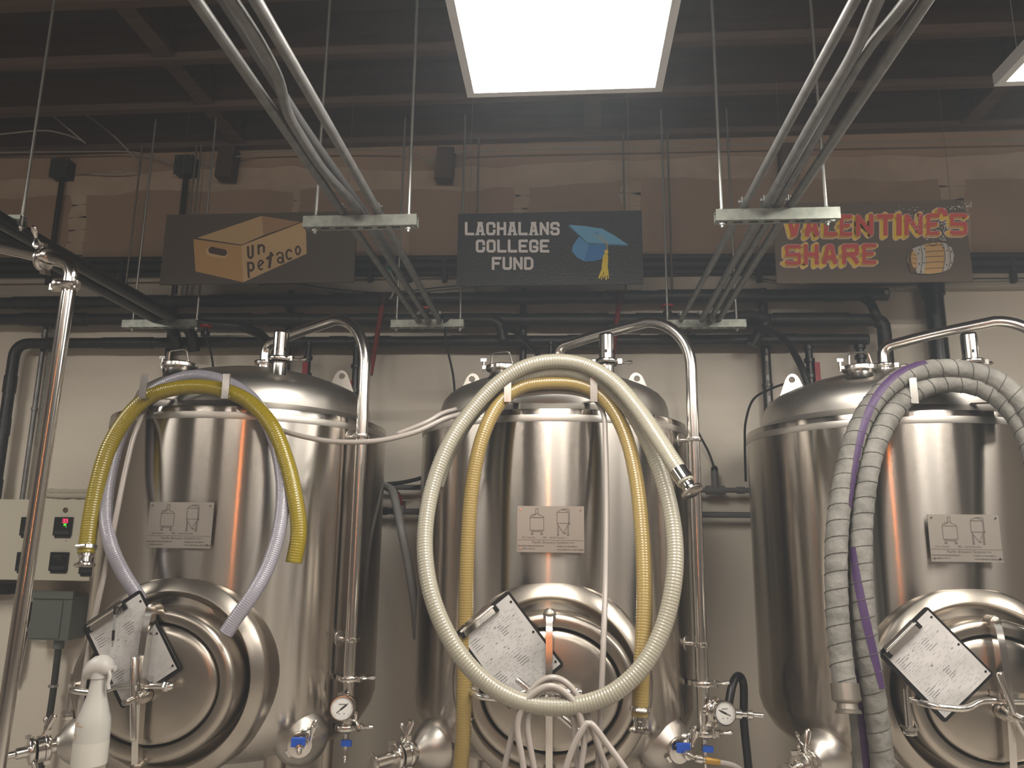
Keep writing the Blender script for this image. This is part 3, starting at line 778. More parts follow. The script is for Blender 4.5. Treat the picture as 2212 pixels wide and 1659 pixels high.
insul('insulated_pipe', [V((at(34, 742, WP).x + .01, WP, .3)), V((at(34, 742, WP).x + .005, WP, 1.6)), at(34, 742, WP), at(300, 741, WP), at(1875, 733, WP)], .031, 'bottom one of the long black wall pipes, turning down at its left end', rad=.09)
p = at(1904, 636, WP); lb = MB().lathe(p, X, [(.036, 0), (.036, .03), (.034, .032)], 18); lb.build('end_cap', BLACKP, bpy.data.objects['insulated_pipe'])
MB().box(p.x + .002, p.x + .024, p.y - .0375, p.y - .036, p.z - .012, p.z + .012).build('white_sticker', PAPER, bpy.data.objects['insulated_pipe'], 0)
MB().tube(smoothpath([at(1860, 640, WP), at(1880, 655, WP - .03), at(1890, 675, WP - .05), at(1897, 690, WP - .03)]), .024, 14).build('elbow_branch', BLACKF, bpy.data.objects['insulated_pipe'], 60)
# two thick black pipes coming from the left towards the wall
for px_, lab in ((-2.15, 'right one of the two thick black pipes running back to the wall at the left'), (-2.25, 'left one of the two thick black pipes running back to the wall at the left')):
    b = V((px_, 3.92, 2.765))
    insul('insulated_pipe', [V((px_, 1.2, 2.765)), b, b + V((.02, .12, -.02)), b + V((.03, .16, -.14))], .032, lab, segs=False, m=BLACKP, rad=.06)
for pts, r, lab in (
    ([at(955, 690, 3.93), at(1010, 690, 4.0), at(1060, 690, 4.05), at(1082, 700, 4.06), at(1087, 735, 4.07)], .030, 'black insulated elbow pipe right of the dull strut hanger'),
    ([at(1085, 705, 4.05), at(1120, 720, 3.95), at(1160, 760, 3.7), at(1168, 790, 3.6)], .014, 'thin dark pipe dropping to the middle tank dome'),
    ([at(1560, 690, 3.95), at(1610, 680, 4.0), at(1660, 688, 4.05), at(1640, 720, 4.06), at(1625, 745, 4.06)], .030, 'black insulated elbow pipe right of the far right strut hanger'),
    ([at(390, 690, 3.95), at(450, 700, 4.02), at(520, 705, 4.05), at(560, 720, 4.0), at(590, 750, 3.9)], .026, 'black curved pipe behind the bright strut hanger')):
    insul('insulated_pipe', pts, r, lab, segs=False, rad=.05)
tag(MB().tube(smoothpath([at(1640, 705, 4.02), at(1690, 730, 3.9), at(1725, 780, 3.75), at(1748, 840, 3.7), at(1752, 870, 3.7)]), .017, 14).build('black_hose', BLACKF, None, 60), 'black curved hose dropping behind the lifting lug of the right tank', 'hose')
# dark conduit racks further back, horizontal behind the signs
for i, (py, r) in enumerate(((560, .018), (576, .024), (592, .014))):
    tag(MB().cyl(at(-80, py + 3, 4.19), at(3000, py - 12, 4.19), r, n=12).build('wall_conduit', BLACKM), ('upper', 'thick middle', 'lower')[i] + ' black conduit running behind the signs', 'conduit', 'black conduits behind the signs')
for px in (168, 262, 715, 800, 885, 960, 1640, 2190):
    p = at(px, 590, 4.175); tag(MB().box(p.x - .012, p.x + .012, 4.165, 4.249, p.z - .05, p.z + .09).build('conduit_bracket', BLACKM, None, 0), 'small dark bracket holding the black conduits on the wall near %s' % {168: 'the junction boxes', 262: 'the left sign edge', 715: 'the box sign corner', 800: 'the conduit bundle', 885: 'the black sign, farther', 960: 'the black sign, nearer', 1640: 'the right conduit bundle', 2190: 'the right picture edge'}[px], 'bracket', 'conduit brackets')
# vertical pipes on the wall
def wallrod(px, py0, py1, Y, r, label, m, name='wall_pipe', cat='pipe', n=14, marks=False):
    a = at(px, py0, Y); b = at(px, py1, Y); x = a.x
    root = thing(name, (x, Y, b.z), label, cat)
    MB().cyl((x, Y, b.z), (x, Y, a.z), r, n=n).build('pipe', m, root)
    if marks:
        mk = MB()
        for i in range(7):
            z = b.z + (a.z - b.z) * (.12 + .1 * i) + random.uniform(-.02, .02)
            mb = MB().box(x - .010, x + .006, Y - r - .0012, Y - r + .006, z, z + random.uniform(.02, .035)); mb.build('white_mark', PAPER, root, 0)
    for z in (a.z - .08, (a.z + b.z) / 2):
        MB().lathe((x, Y, z), Z, [(r, 0), (r + .004, .002), (r + .004, .02), (r, .022)], n).build('strap', m, root)
    return root
wallrod(380, 618, 1000, 4.21, .022, 'dark upright pipe on the wall behind the left tank', mat('dark_pipe', (.06, .055, .05), .3, .7))
wallrod(630, 628, 1000, 4.21, .022, 'dark upright pipe on the wall above the left tank dome', MATS['dark_pipe'])
wallrod(1131, 625, 1000, 4.21, .020, 'dark upright pipe on the wall behind the middle tank', MATS['dark_pipe'])
wallrod(1646, 625, 1060, 4.20, .026, 'dark upright pipe with white lettering beside the right tank', MATS['dark_pipe'], marks=True)
vp = wallrod(2012, 598, 1000, 4.16, .050, 'thick black vent pipe rising to the red lettered sign', BLACKP)
MB().lathe((at(2012, 600, 4.16).x, 4.16, at(2012, 640, 4.16).z), Z, [(.05, 0), (.060, .003), (.060, .08), (.05, .085)], 18).build('hub', BLACKP, vp)
wallrod(100, 700, 1085, 4.20, .014, 'thin galvanised conduit left of the grey strut', EMT)
p0 = at(122, 690, 4.19); p1 = at(122, 955, 4.19)
tag(MB().box(p0.x - .024, p0.x + .024, 4.19, 4.235, p1.z, p0.z).build('wall_strut', GALV, None, 0), 'upright grey strut on the wall above the control box', 'strut')
# drops with valves
def drop(px, py0, py1, Y, label, handle=None, r=.017):
    a = at(px, py0, Y); b = at(px, py1, Y); x = a.x; root = thing('valve_drop', (x, Y, b.z), label, 'pipe valve')
    MB().cyl((x, Y, b.z), (x, Y, a.z), r, n=14).build('pipe', BLACKP, root)
    for i, f in enumerate((.06, .30, .62, .88)):
        z = b.z + (a.z - b.z) * f; MB().lathe((x, Y, z), Z, [(r, 0), (r + .009, .003), (r + .009, .024), (r, .028)], 12).build('union_nut', BLACKP, root)
    if handle:
        z = b.z + (a.z - b.z) * .42
        mb = MB()
        if handle == 'front':
            mb.box(x - .016, x + .012, Y - r - .020, Y - r - .002, z - .045, z + .045); mb.cyl((x, Y - r, z), (x, Y - r - .012, z), .012, n=10)
        elif handle == 'left':
            mb.box(x - .085, x - .01, Y - r - .012, Y - r + .004, z - .010, z + .016)
        elif handle == 'right':
            mb.box(x + r, x + r + .028, Y - .02, Y + .012, z - .055, z + .055)
        mb.build('valve_handle', RED, root, 0)
    return root
drop(668, 735, 850, 4.12, 'black valve drop with a red handle above the left tank dome', 'front')
drop(772, 735, 900, 4.12, 'black valve drop with a red lever right of the left tank dome', 'left', .020)
drop(1746, 745, 850, 4.12, 'black valve drop with a red handle behind the right tank dome', 'right', .020)
drop(1857, 745, 830, 4.12, 'plain black drop pipe behind the right tank port cap', None, .022)
drop(1190, 735, 840, 4.12, 'black drop pipe half hidden behind the middle tank vent', None, .016)
for a, b, lab in (((826, 660), (800, 810), 'slanting red pipe behind the left tank blow-off pipe'), ((1337, 655), (1320, 800), 'slanting red pipe behind the middle tank relief valve')):
    p, q = at(*a, 4.08), at(*b, 4.02)
    root = thing('red_pipe', q, lab, 'pipe', 'red drop pipes')
    MB().cyl(p, q, .014, n=12).build('pipe', REDP, root); MB().cyl(p + (p - q).normalized() * -.002, p + (p - q).normalized() * .07, .024, n=12).build('socket', mat('dark_red', (.05, .012, .01), .5), root)
for px, py, lab in ((922, 668, 'red valve handle above the dull strut hanger'), (1441, 662, 'red valve handle above the far right strut hanger'), (445, 706, 'dark red valve knob beside the bright strut hanger')):
    p = at(px, py, 4.0); root = thing('pipe_valve', p - Z * .06, lab, 'valve')
    MB().lathe(p - Z * .06, Z, [(.02, 0), (.024, .01), (.024, .03), (.012, .036), (.012, .055)], 12).build('valve_body', BLACKP, root)
    MB().lathe(p - Z * .006, Z, [(.012, 0), (.034, .002), (.036, .012), (.014, .018)], 10).build('handle', RED, root)

# cables
def cable(pts, r, label, m=BLACKM, name='cable', group=None): return tag(MB().tube(smoothpath(pts, .02), r, 8).build(name, m, None, 60), label, 'cable', group)
cable([at(437, 715, 4.0), at(452, 750, 4.0), at(460, 790, 4.0), at(462, 850, 4.0)], .006, 'thin black cable dropping behind the left tank hoses')
cable([at(960, 712, 4.0), at(968, 760, 4.0), at(980, 820, 4.0), at(984, 900, 4.0)], .006, 'thin black cable dropping left of the middle tank')
cable([at(1486, 715, 4.05), at(1490, 790, 4.05), at(1490, 850, 4.1), at(1503, 920, 4.1), at(1530, 975, 4.12), at(1543, 1012, 4.13)], .006, 'black cable running down to the grey tee between the tanks')
cable([at(1706, 826, 3.62), at(1670, 838, 3.75), at(1628, 862, 3.85), at(1611, 910, 3.9), at(1609, 960, 3.95), at(1611, 1040, 4.0)], .006, 'black cable arching from the lug of the right tank')
cable([at(0, 178, 3.9), at(60, 208, 3.95), at(150, 228, 4.0), at(230, 280, 4.05), at(290, 340, 4.1), at(298, 360, 4.15), at(260, 373, 4.18), at(165, 372, 4.2)], .005, 'pale cable sweeping from the upper left edge to the left junction box', WIREG)
cable([at(0, 183, 3.85), at(90, 232, 3.9), at(150, 280, 3.95), at(185, 310, 4.0)], .005, 'short pale cable slanting up to the joists at the left', WIREG)
cable([at(0, 290, 3.95), at(90, 282, 3.95), at(140, 290, 4.0), at(180, 305, 4.02)], .005, 'pale cable curving under the joists at the far left', WIREG)
cable([at(-40, 330, 4.16), at(150, 328, 4.16), at(290, 329, 4.17), at(375, 354, 4.18)], .005, 'long pale cable running along the wall top to the second junction box', WIREG)
cable([at(432, 355, 4.17), at(520, 337, 4.16), at(570, 327, 4.15), at(860, 325, 4.15), at(930, 347, 4.12), at(1000, 328, 4.15), at(1470, 316, 4.15), at(1800, 309, 4.15), at(2260, 300, 4.15)], .005, 'long pale cable running along the wall top behind the middle light', WIREG)
cable([at(560, 615, 4.18), at(640, 613, 4.17), at(700, 622, 4.16), at(830, 632, 4.16), at(960, 620, 4.16), at(1120, 608, 4.17)], .004, 'thin dark cable sagging below the left and middle signs')
cable([at(1620, 598, 4.17), at(1680, 607, 4.16), at(1790, 615, 4.16), at(1960, 614, 4.16), at(2080, 603, 4.16), at(2212, 601, 4.16), at(2260, 598, 4.16)], .004, 'thin dark cable sagging below the red lettered sign')

# junction boxes and their conduits
for px, py, lab in ((137, 368, 'dark square junction box, the left one near the ceiling'), (404, 361, 'dark square junction box above the cardboard box sign')):
    p = at(px, py, 4.2); root = thing('junction_box', (p.x, 4.2, p.z - .06), lab, 'junction box', 'junction boxes')
    MB().box(p.x - .058, p.x + .052, 4.165, 4.237, p.z - .058, p.z + .058).build('box_body', mat('box_grey', (.045, .046, .042), .5, .3), root, 0)
    MB().box(p.x - .062, p.x + .056, 4.160, 4.165, p.z - .062, p.z + .062).build('cover', MATS['box_grey'], root, 0)
    for q in (-.05, .044): MB().cyl((p.x + q, 4.16, p.z + .05), (p.x + q, 4.156, p.z + .05), .004, n=8).build('screw', ROD, root)
    MB().cyl((p.x, 4.20, SPLIT_Z + .06), (p.x, 4.20, p.z - .058), .016, n=12).build('conduit_leg', MATS['dark_pipe'], root)
for px in (316, 433, 443, 1005, 1036, 1345, 1440):
    a = at(px, 330, 4.2); tag(MB().cyl((a.x, 4.15, 2.97), (a.x, 4.15, JB), .006, n=8).build('hanger_rod', mat('dim_rod', (.22, .19, .16), .5, .7)), 'thin dim hanger rod on the upper wall, %s' % {316: 'left of the box sign', 433: 'just right of the second junction box', 443: 'farther right of the second junction box', 1005: 'leftmost above the black sign', 1036: 'second above the black sign', 1345: 'near the right end of the black sign', 1440: 'right of the black sign'}[px], 'rod', 'thin rods on the upper wall')

# ================================================================== signs
SIGN_Y = 3.70
GLY = {
 'L': [[(0, 1), (0, 0), (1, 0)]], 'C': [[(1, .70), (1, .88), (.84, 1), (.16, 1), (0, .88), (0, .12), (.16, 0), (.84, 0), (1, .12), (1, .30)]],
 'A': [[(.08, 0), (.36, 1), (.64, 1), (.92, 0)], [(.2, .30), (.8, .30)]], 'H': [[(0, 0), (0, 1)], [(1, 0), (1, 1)], [(0, .5), (1, .5)]],
 'N': [[(0, 0), (0, 1), (1, 0), (1, 1)]], 'S': [[(1, .82), (1, .9), (.86, 1), (.14, 1), (0, .9), (0, .60), (.14, .51), (.86, .49), (1, .40), (1, .1), (.86, 0), (.14, 0), (0, .1), (0, .18)]],
 'O': [[(.16, 1), (.84, 1), (1, .88), (1, .12), (.84, 0), (.16, 0), (0, .12), (0, .88), (.16, 1)]], 'E': [[(1, 1), (0, 1), (0, 0), (1, 0)], [(0, .5), (.75, .5)]],
 'G': [[(1, .74), (1, .88), (.84, 1), (.16, 1), (0, .88), (0, .12), (.16, 0), (.84, 0), (1, .12), (1, .42), (.55, .42)]], 'F': [[(1, 1), (0, 1), (0, 0)], [(0, .5), (.75, .5)]],
 'U': [[(0, 1), (0, .12), (.16, 0), (.84, 0), (1, .12), (1, 1)]], 'D': [[(0, 0), (0, 1), (.72, 1), (1, .80), (1, .20), (.72, 0), (0, 0)]],
 'V': [[(0, 1), (.42, 0), (.58, 0), (1, 1)]], 'T': [[(0, 1), (1, 1)], [(.5, 1), (.5, 0)]], 'I': [[(.5, 0), (.5, 1)]],
 'R': [[(0, 0), (0, 1), (1, 1), (1, .52), (0, .45)], [(.55, .48), (1, 0)]],
}
def sign(name, corners, m, label):
    (xl, yt), (xr, yb) = corners
    a, b = at(xl, yt, SIGN_Y), at(xr, yb, SIGN_Y)
    root = thing(name, ((a.x + b.x) / 2, SIGN_Y, b.z), label, 'sign', 'painted board signs above the tanks')
    MB().box(a.x, b.x, SIGN_Y + .0005, SIGN_Y + .014, b.z, a.z).build('board', m, root, 0)
    for x in (a.x + .06, b.x - .06): MB().cyl((x, SIGN_Y + .01, a.z), (x, SIGN_Y + .01, CEIL_Z), .0012, n=5).build('hanging_wire', MATS['dim_rod'], root)
    return root
def on_sign(ox, oy, s):
    def mk(layer):
        def P(zx, zy): return at(ox + zx / s, oy + zy / s, SIGN_Y) - Y3 * (.0011 * layer)
        return P
    return mk
def ell(cx, cy, a, b, n=28, rot=0.0):
    return [(cx + a * math.cos(t) * math.cos(rot) - b * math.sin(t) * math.sin(rot), cy + a * math.cos(t) * math.sin(rot) + b * math.sin(t) * math.cos(rot)) for t in [2 * PI * i / n for i in range(n)]]
# --- cardboard box sign
s1 = sign('painted_sign', ((360, 464), (764, 609)), S_BROWN, 'dark brown sign with a painted cardboard box reading Un Petaco')
q = on_sign(350, 450, 5.144)
def poly(par, name, m, layer, pts, qq): return MB().poly([qq(layer)(*p) for p in pts]).build(name, m, par, 0)
poly(s1, 'painted_box_end', S_CARDB, 1, [(350, 340), (880, 412), (905, 822), (372, 702)], q)
poly(s1, 'painted_box_side', S_CARDA, 1, [(880, 412), (1545, 158), (1598, 168), (1608, 505), (905, 822)], q)
poly(s1, 'painted_box_inner_back', S_CARDD, 1, [(388, 330), (1108, 85), (1128, 300), (885, 405)], q)
poly(s1, 'painted_box_inner_end', S_CARDC, 1, [(1108, 85), (1545, 155), (1128, 300)], q)
mb = MB(); strokes([[(350, 338), (880, 412), (1548, 158)]], 9, q(2), mb); mb.build('painted_box_edge', S_LINE, s1, 0)
def slot(cx, cy, L, h, slope):
    return [(cx + s * L + h * math.cos(t), cy + s * L * slope + h * math.sin(t)) for s, r in ((1, (-.5, .5)), (-1, (.5, 1.5))) for t in [PI * (r[0] + (r[1] - r[0]) * i / 8) for i in range(9)]]
poly(s1, 'painted_handle_edge', S_CARDA, 2, slot(612, 493, 72, 52, .14), q)
poly(s1, 'painted_handle_hole', S_LINE, 3, slot(622, 481, 66, 38, .2), q)
def arc(cx, cy, rx, ry, a0, a1, n=10): return [(cx + rx * math.cos(math.radians(a0 + (a1 - a0) * i / n)), cy - ry * math.sin(math.radians(a0 + (a1 - a0) * i / n))) for i in range(n + 1)]
mb = MB()
strokes([[(957, 432), (960, 500)] + arc(985, 515, 25, 38, 180, 360, 8) + [(1008, 418)]], 26, q(2), mb)
strokes([[(1072, 412), (1076, 508)], [(1074, 450)] + arc(1108, 440, 28, 30, 150, 10, 6) + [(1134, 486)]], 24, q(2), mb)
strokes([[(957, 605), (966, 766)], arc(990, 650, 30, 44, 120, -130, 10)], 25, q(2), mb)
strokes([[(1078, 652), (1128, 602)] + arc(1102, 632, 30, 50, 40, 300, 12)], 20, q(2), mb)
strokes([[(1212, 500), (1195, 655)], [(1172, 560), (1228, 520)]], 32, q(2), mb)
strokes([[(1278, 520)] + arc(1312, 520, 32, 26, 150, 20, 6) + [(1345, 540), (1352, 602)], arc(1315, 578, 28, 30, 60, 400, 12)], 20, q(2), mb)
strokes([arc(1415, 515, 32, 52, 45, 310, 12)], 22, q(2), mb)
strokes([arc(1512, 470, 25, 45, 0, 360, 14)], 20, q(2), mb)
mb.build('lettering', S_LINE, s1, 0)
# --- college fund sign
s2 = sign('painted_sign', ((990, 462), (1390, 613)), S_BLACK, 'black sign reading LACHALANS COLLEGE FUND with a blue graduation cap')
q = on_sign(980, 440, 5.267)
def line(txt, x0, step, y0, y1, w_, wd):
    for i, ch in enumerate(txt):
        mb = MB(); ins = wd / 2
        x = x0 + i * step
        def M(a, b): return q(2)(x + ins + a * (w_ - wd), y1 - ins - b * (y1 - y0 - wd))
        W = lambda p: (p[0] * (w_ - wd), p[1] * (y1 - y0 - wd))
        pl = [[(x + ins + a * (w_ - wd), y1 - ins - b * (y1 - y0 - wd)) for a, b in P] for P in GLY[ch]]
        strokes(pl, wd, q(2), mb)
        for P in pl:            # square off open ends
            for e, f in ((P[0], P[1]), (P[-1], P[-2])):
                if P[0] == P[-1]: continue
                dx, dy = e[0] - f[0], e[1] - f[1]; L = math.hypot(dx, dy); dx, dy = dx / L * ins, dy / L * ins
                strokes([[e, (e[0] + dx, e[1] + dy)]], wd, q(2), mb, False)
        if ch == 'A':
            strokes([[(x - 4, y1 - 9), (x + 44, y1 - 9)], [(x + w_ - 44, y1 - 9), (x + w_ + 4, y1 - 9)], [(x + 22, y0 + 8), (x + w_ - 22, y0 + 8)]], 18, q(2), mb, False)
        mb.build('letter', S_WHITE, s2, 0)
line('LACHALANS', 128, 121.5, 210, 362, 106, 30)
line('COLLEGE', 252, 121.5, 410, 558, 106, 30)
line('FUND', 434, 122, 607, 755, 108, 30)
poly(s2, 'painted_cap_side', S_BLUE2, 1, [(1425, 375), (1540, 455), (1485, 656), (1400, 610), (1345, 540), (1360, 470)], q)
poly(s2, 'painted_cap_front', S_BLUE3, 1, [(1540, 455), (1735, 460), (1735, 560), (1690, 628), (1600, 652), (1485, 658)], q)
poly(s2, 'painted_cap_edge', mat('sign_cap_edge', (.05, .2, .36), .45), 2, [(1312, 245), (1525, 440), (1982, 466), (1982, 484), (1530, 464), (1312, 264)], q)
poly(s2, 'painted_cap_board', S_BLUE1, 3, [(1312, 243), (1500, 258), (1690, 287), (1830, 365), (1985, 470), (1525, 446)], q)
poly(s2, 'painted_cap_button', S_BLUE2, 4, ell(1625, 345, 34, 14), q)
mb = MB(); strokes([[(1595, 345), (1615, 378), (1690, 425), (1738, 455), (1742, 530)], [(1655, 352), (1690, 400), (1752, 448), (1750, 530)]], 7, q(5), mb)
mb.build('painted_cord', mat('sign_cord', (.55, .48, .25), .5), s2, 0)
poly(s2, 'painted_tassel_knot', S_GOLD, 5, ell(1736, 553, 24, 26), q)
mb = MB(); mb.poly([q(5)(*p) for p in [(1700, 590), (1720, 575), (1750, 578), (1758, 600), (1750, 780), (1700, 780), (1682, 720)]])
rr = random.Random(3)
for i in range(12):
    x = 1690 + i * 5.5; e = 1650 + i * 10; strokes([[(x, 740), ((x + e) / 2 + rr.uniform(-6, 6), 800), (e, rr.uniform(815, 880))]], 9, q(5), mb)
mb.build('painted_tassel', S_GOLD, s2, 0)
# --- valentine's share sign
s3 = sign('painted_sign', ((1668, 440), (2103, 607)), S_TAUPE, "taupe sign reading VALENTINE'S SHARE in red block letters with a barrel")
q = on_sign(1660, 430, 4.9156)
EX, EY = -32, 20
BG = dict(GLY); BG['S'] = [[(1, .96), (0.9, 1), (0, 1), (0, .5), (1, .5), (1, 0), (.1, 0), (0, .04)]]
def block(ch, x0, x1, y0, y1, wd, pts=None):
    pl = pts or [[(x0 + wd / 2 + a * (x1 - x0 - wd), y1 - wd / 2 - b * (y1 - y0 - wd)) for a, b in P] for P in BG[ch]]
    red = MB(); strokes(pl, wd, q(5), red)
    def sq(P):
        out = []
        for e, f in ((P[0], P[1]), (P[-1], P[-2])):
            if P[0] == P[-1]: continue
            dx, dy = e[0] - f[0], e[1] - f[1]; L = math.hypot(dx, dy); out.append([e, (e[0] + dx / L * wd / 2, e[1] + dy / L * wd / 2)])
        return out
    allp = pl + [s for P in pl for s in sq(P)]
    for P in pl: strokes(sq(P), wd, q(5), red, False)
    K = 7
    pk, ye, oc = MB(), MB(), MB()
    for i in range(K + 1):
        dx, dy = EX * i / K, EY * i / K
        sh = [[(a + dx, b + dy) for a, b in P] for P in allp]
        if i in (0, K, K // 2): strokes(sh, wd + 18, q(1), pk)
        strokes(sh, wd, q(2), ye, False); strokes(sh, wd, q(2), ye)
        hs = []
        for P in sh:
            for e, f in zip(P, P[1:]):
                if abs(e[1] - f[1]) < .25 * abs(e[0] - f[0]): hs.append([e, f])
        if i > 0: strokes(hs, wd * .9, q(3), oc, False)
    lt = red.build('block_letter', S_REDL, s3, 0)
    pk.build('letter_outline', S_PINK, lt, 0); ye.build('letter_side', S_YEL, lt, 0)
    if oc.v: oc.build('letter_underside', S_OCH, lt, 0)
for ch, x0, x1 in (('V', 190, 345), ('A', 375, 540), ('L', 585, 720), ('E', 752, 885), ('N', 925, 1110), ('T', 1150, 1325), ('I', 1352, 1412), ('N', 1440, 1632), ('E', 1672, 1812), ('S', 1922, 2105)):
    sl = (x0 - 190) * -.012
    block(ch, x0, x1, 176 + sl, 404 + sl * 1.0, (56 if ch == 'I' else 40 if ch in 'SE' else 46))
block("'", 0, 0, 0, 0, 50, [[(1820, 125), (1860, 130), (1868, 165)]])
for ch, x0, x1 in (('S', 176, 342), ('H', 372, 530), ('A', 560, 735), ('R', 778, 955), ('E', 992, 1142)):
    sl = (x0 - 176) * -.014
    block(ch, x0, x1, 488 + sl, 702 + sl, 38 if ch in 'SE' else 44)
# barrel
def bar(x): return 1.0
body = [(1500, 545), (1560, 515), (1680, 478), (1800, 465), (1880, 475), (1935, 520), (1962, 600), (1950, 690), (1915, 750), (1830, 785), (1700, 802), (1580, 795), (1500, 750), (1468, 670), (1472, 600)]
poly(s3, 'painted_barrel_outline', S_INK, 6, [(1710 + (x - 1710) * 1.012, 635 + (y - 635) * 1.02) for x, y in body], q)
poly(s3, 'painted_barrel', S_HOOP, 7, body, q)
poly(s3, 'painted_barrel_staves', S_BAR, 8, [(1640, 490), (1730, 472), (1818, 466), (1850, 520), (1866, 610), (1858, 710), (1835, 780), (1720, 800), (1640, 800), (1660, 720), (1668, 630), (1660, 550)], q)
poly(s3, 'painted_barrel_head', mat('sign_barrel_rim', (.16, .10, .05), .5), 8, ell(1520, 665, 46, 128, 24, -.08), q)
poly(s3, 'painted_barrel_lid', S_BAR, 9, ell(1538, 650, 32, 92, 24, -.08), q)
mb = MB()
for y in (505, 570, 625, 685, 750): strokes([[(1655, y), (1740, y - 8), (1850, y - 12)]], 5, q(9), mb)
for y in (600, 640, 690): strokes([[(1512, y - 8), (1566, y + 8)]], 4, q(10), mb)
strokes([[(1610, 505), (1625, 600), (1622, 700), (1600, 795)], [(1880, 478), (1918, 560), (1922, 680), (1890, 765)], [(1820, 468), (1858, 550), (1866, 640), (1838, 785)]], 5, q(9), mb)
for x, y in ((1590, 540), (1580, 580), (1645, 530), (1850, 520), (1890, 550), (1905, 500), (1930, 560), (1590, 690), (1640, 680), (1880, 700), (1935, 680), (1555, 770), (1612, 775)): strokes([[(x, y), (x + 3, y + 12)]], 9, q(9), mb)
strokes([arc(1735, 478, 38, 28, 180, 360, 8)], 6, q(9), mb)
mb.build('barrel_ink_lines', S_INK, s3, 0)
mb = MB(); rr = random.Random(11)
def dot(x, y, r): mb.poly([q(11)(x + r * math.cos(k * PI / 3), y + r * math.sin(k * PI / 3)) for k in range(6)])
for _ in range(60): dot(rr.gauss(1840, 26), rr.uniform(235, 450), rr.uniform(3, 7))
for _ in range(34): dot(rr.uniform(1470, 1640), rr.uniform(180, 360), rr.uniform(3, 7))
for _ in range(14): dot(rr.uniform(1640, 1760), rr.uniform(330, 450), rr.uniform(3, 6))
for _ in range(36): x = rr.uniform(1850, 2150); dot(x, 105 - (x - 1900) * .12 + rr.gauss(0, 20), rr.uniform(3, 7))
for _ in range(20): dot(rr.uniform(1320, 1640), rr.gauss(120, 22), rr.uniform(2, 6))
o = mb.build('white_specks', S_WHITE, s3, 0); o['kind'] = 'stuff'

# ================================================================== hoses
def hose(name, ctrl, r, m, label, rib=None, group=None, ends=(), step=None, n=14, sides=None):
    """ctrl: (px, py, Y). rib: (period, depth)"""
    P = [at(*c) for c in ctrl]
    pts = resample(smoothpath(P, .01), rib[0] / 4 if rib else .012)
    if rib: rf = lambda i, L: r + rib[1] * (0.5 - 0.5 * math.cos(2 * PI * (i % 4) / 4))
    else: rf = r
    root = thing(name, pts[0], label, 'hose', group)
    mb = MB().tube(pts, rf, n); fr = mb.frames
    mb.build('tube', m, root, 180)
    for e in ends:
        p, d = (pts[0], (pts[0] - pts[3]).normalized()) if e[0] == 'start' else (pts[-1], (pts[-1] - pts[-4]).normalized())
        k = e[1]
        if k == 'ferrule':
            MB().lathe(p - d * .030, d, [(r + .002, 0), (r + .006, .002), (r + .006, .014), (r + .001, .016)], 20).build('hose_clamp', BRIGHT, root)
            s = p - d * .022 + frame_from(d)[0] * (r + .008); MB().cyl(s - frame_from(d)[1] * .016, s + frame_from(d)[1] * .016, .0055, n=8).build('clamp_screw', BRIGHT, root)
            MB().lathe(p - d * .01, d, [(r * .85, 0), (r * .85, .02), (r * .72, .024), (r * .72, .038), (r * 1.15, .044), (r * 1.25, .046), (r * 1.25, .052), (r * 1.1, .054)], 22).build('ferrule', POLISH, root)
        elif k == 'crimp':
            MB().lathe(p - d * .055, d, [(r, 0), (r + .003, .002), (r + .003, .046), (r, .05), (r * .8, .055), (r * .8, .07), (r * 1.2, .082), (r * 1.35, .084), (r * 1.35, .090), (r * 1.1, .092)], 22).build('ferrule', POLISH, root)
        elif k == 'cup':
            MB().lathe(p - d * .02, d, [(r + .001, 0), (r + .007, .002), (r + .008, .05), (r + .002, .055), (r * .85, .06), (r * .9, .075), (r * 1.1, .080), (r * 1.1, .088)], 24).build('coupling', mat('dull_coupling', (.34, .31, .27), .35, .9), root)
    return root, fr

hose('yellow_hose', [(186, 1196, 2.60), (196, 1120, 2.62), (212, 1040, 2.64), (235, 968, 2.66), (272, 905, 2.68), (318, 860, 2.69), (370, 841, 2.69), (430, 835, 2.69), (490, 845, 2.69), (545, 873, 2.69), (590, 925, 2.67), (620, 1000, 2.65), (638, 1080, 2.63), (645, 1150, 2.62), (634, 1217, 2.61)],
     .0275, YHOSE, 'bright yellow hose hung over the hooks of the left tank', rib=(.009, .0009), ends=(('start', 'ferrule'),))
hose('lavender_hose', [(488, 1368, 2.50), (510, 1335, 2.505), (545, 1285, 2.52), (578, 1225, 2.56), (602, 1150, 2.60), (611, 1070, 2.64), (604, 995, 2.67), (583, 925, 2.70), (545, 862, 2.735), (490, 826, 2.745), (425, 812, 2.745), (360, 828, 2.745), (305, 868, 2.735), (262, 935, 2.71), (236, 1030, 2.68), (228, 1110, 2.64), (240, 1180, 2.61), (265, 1235, 2.63), (292, 1278, 2.645), (304, 1300, 2.645)],
     .0235, LHOSE, 'see-through lavender hose looped behind the yellow hose', rib=(.007, .0008))
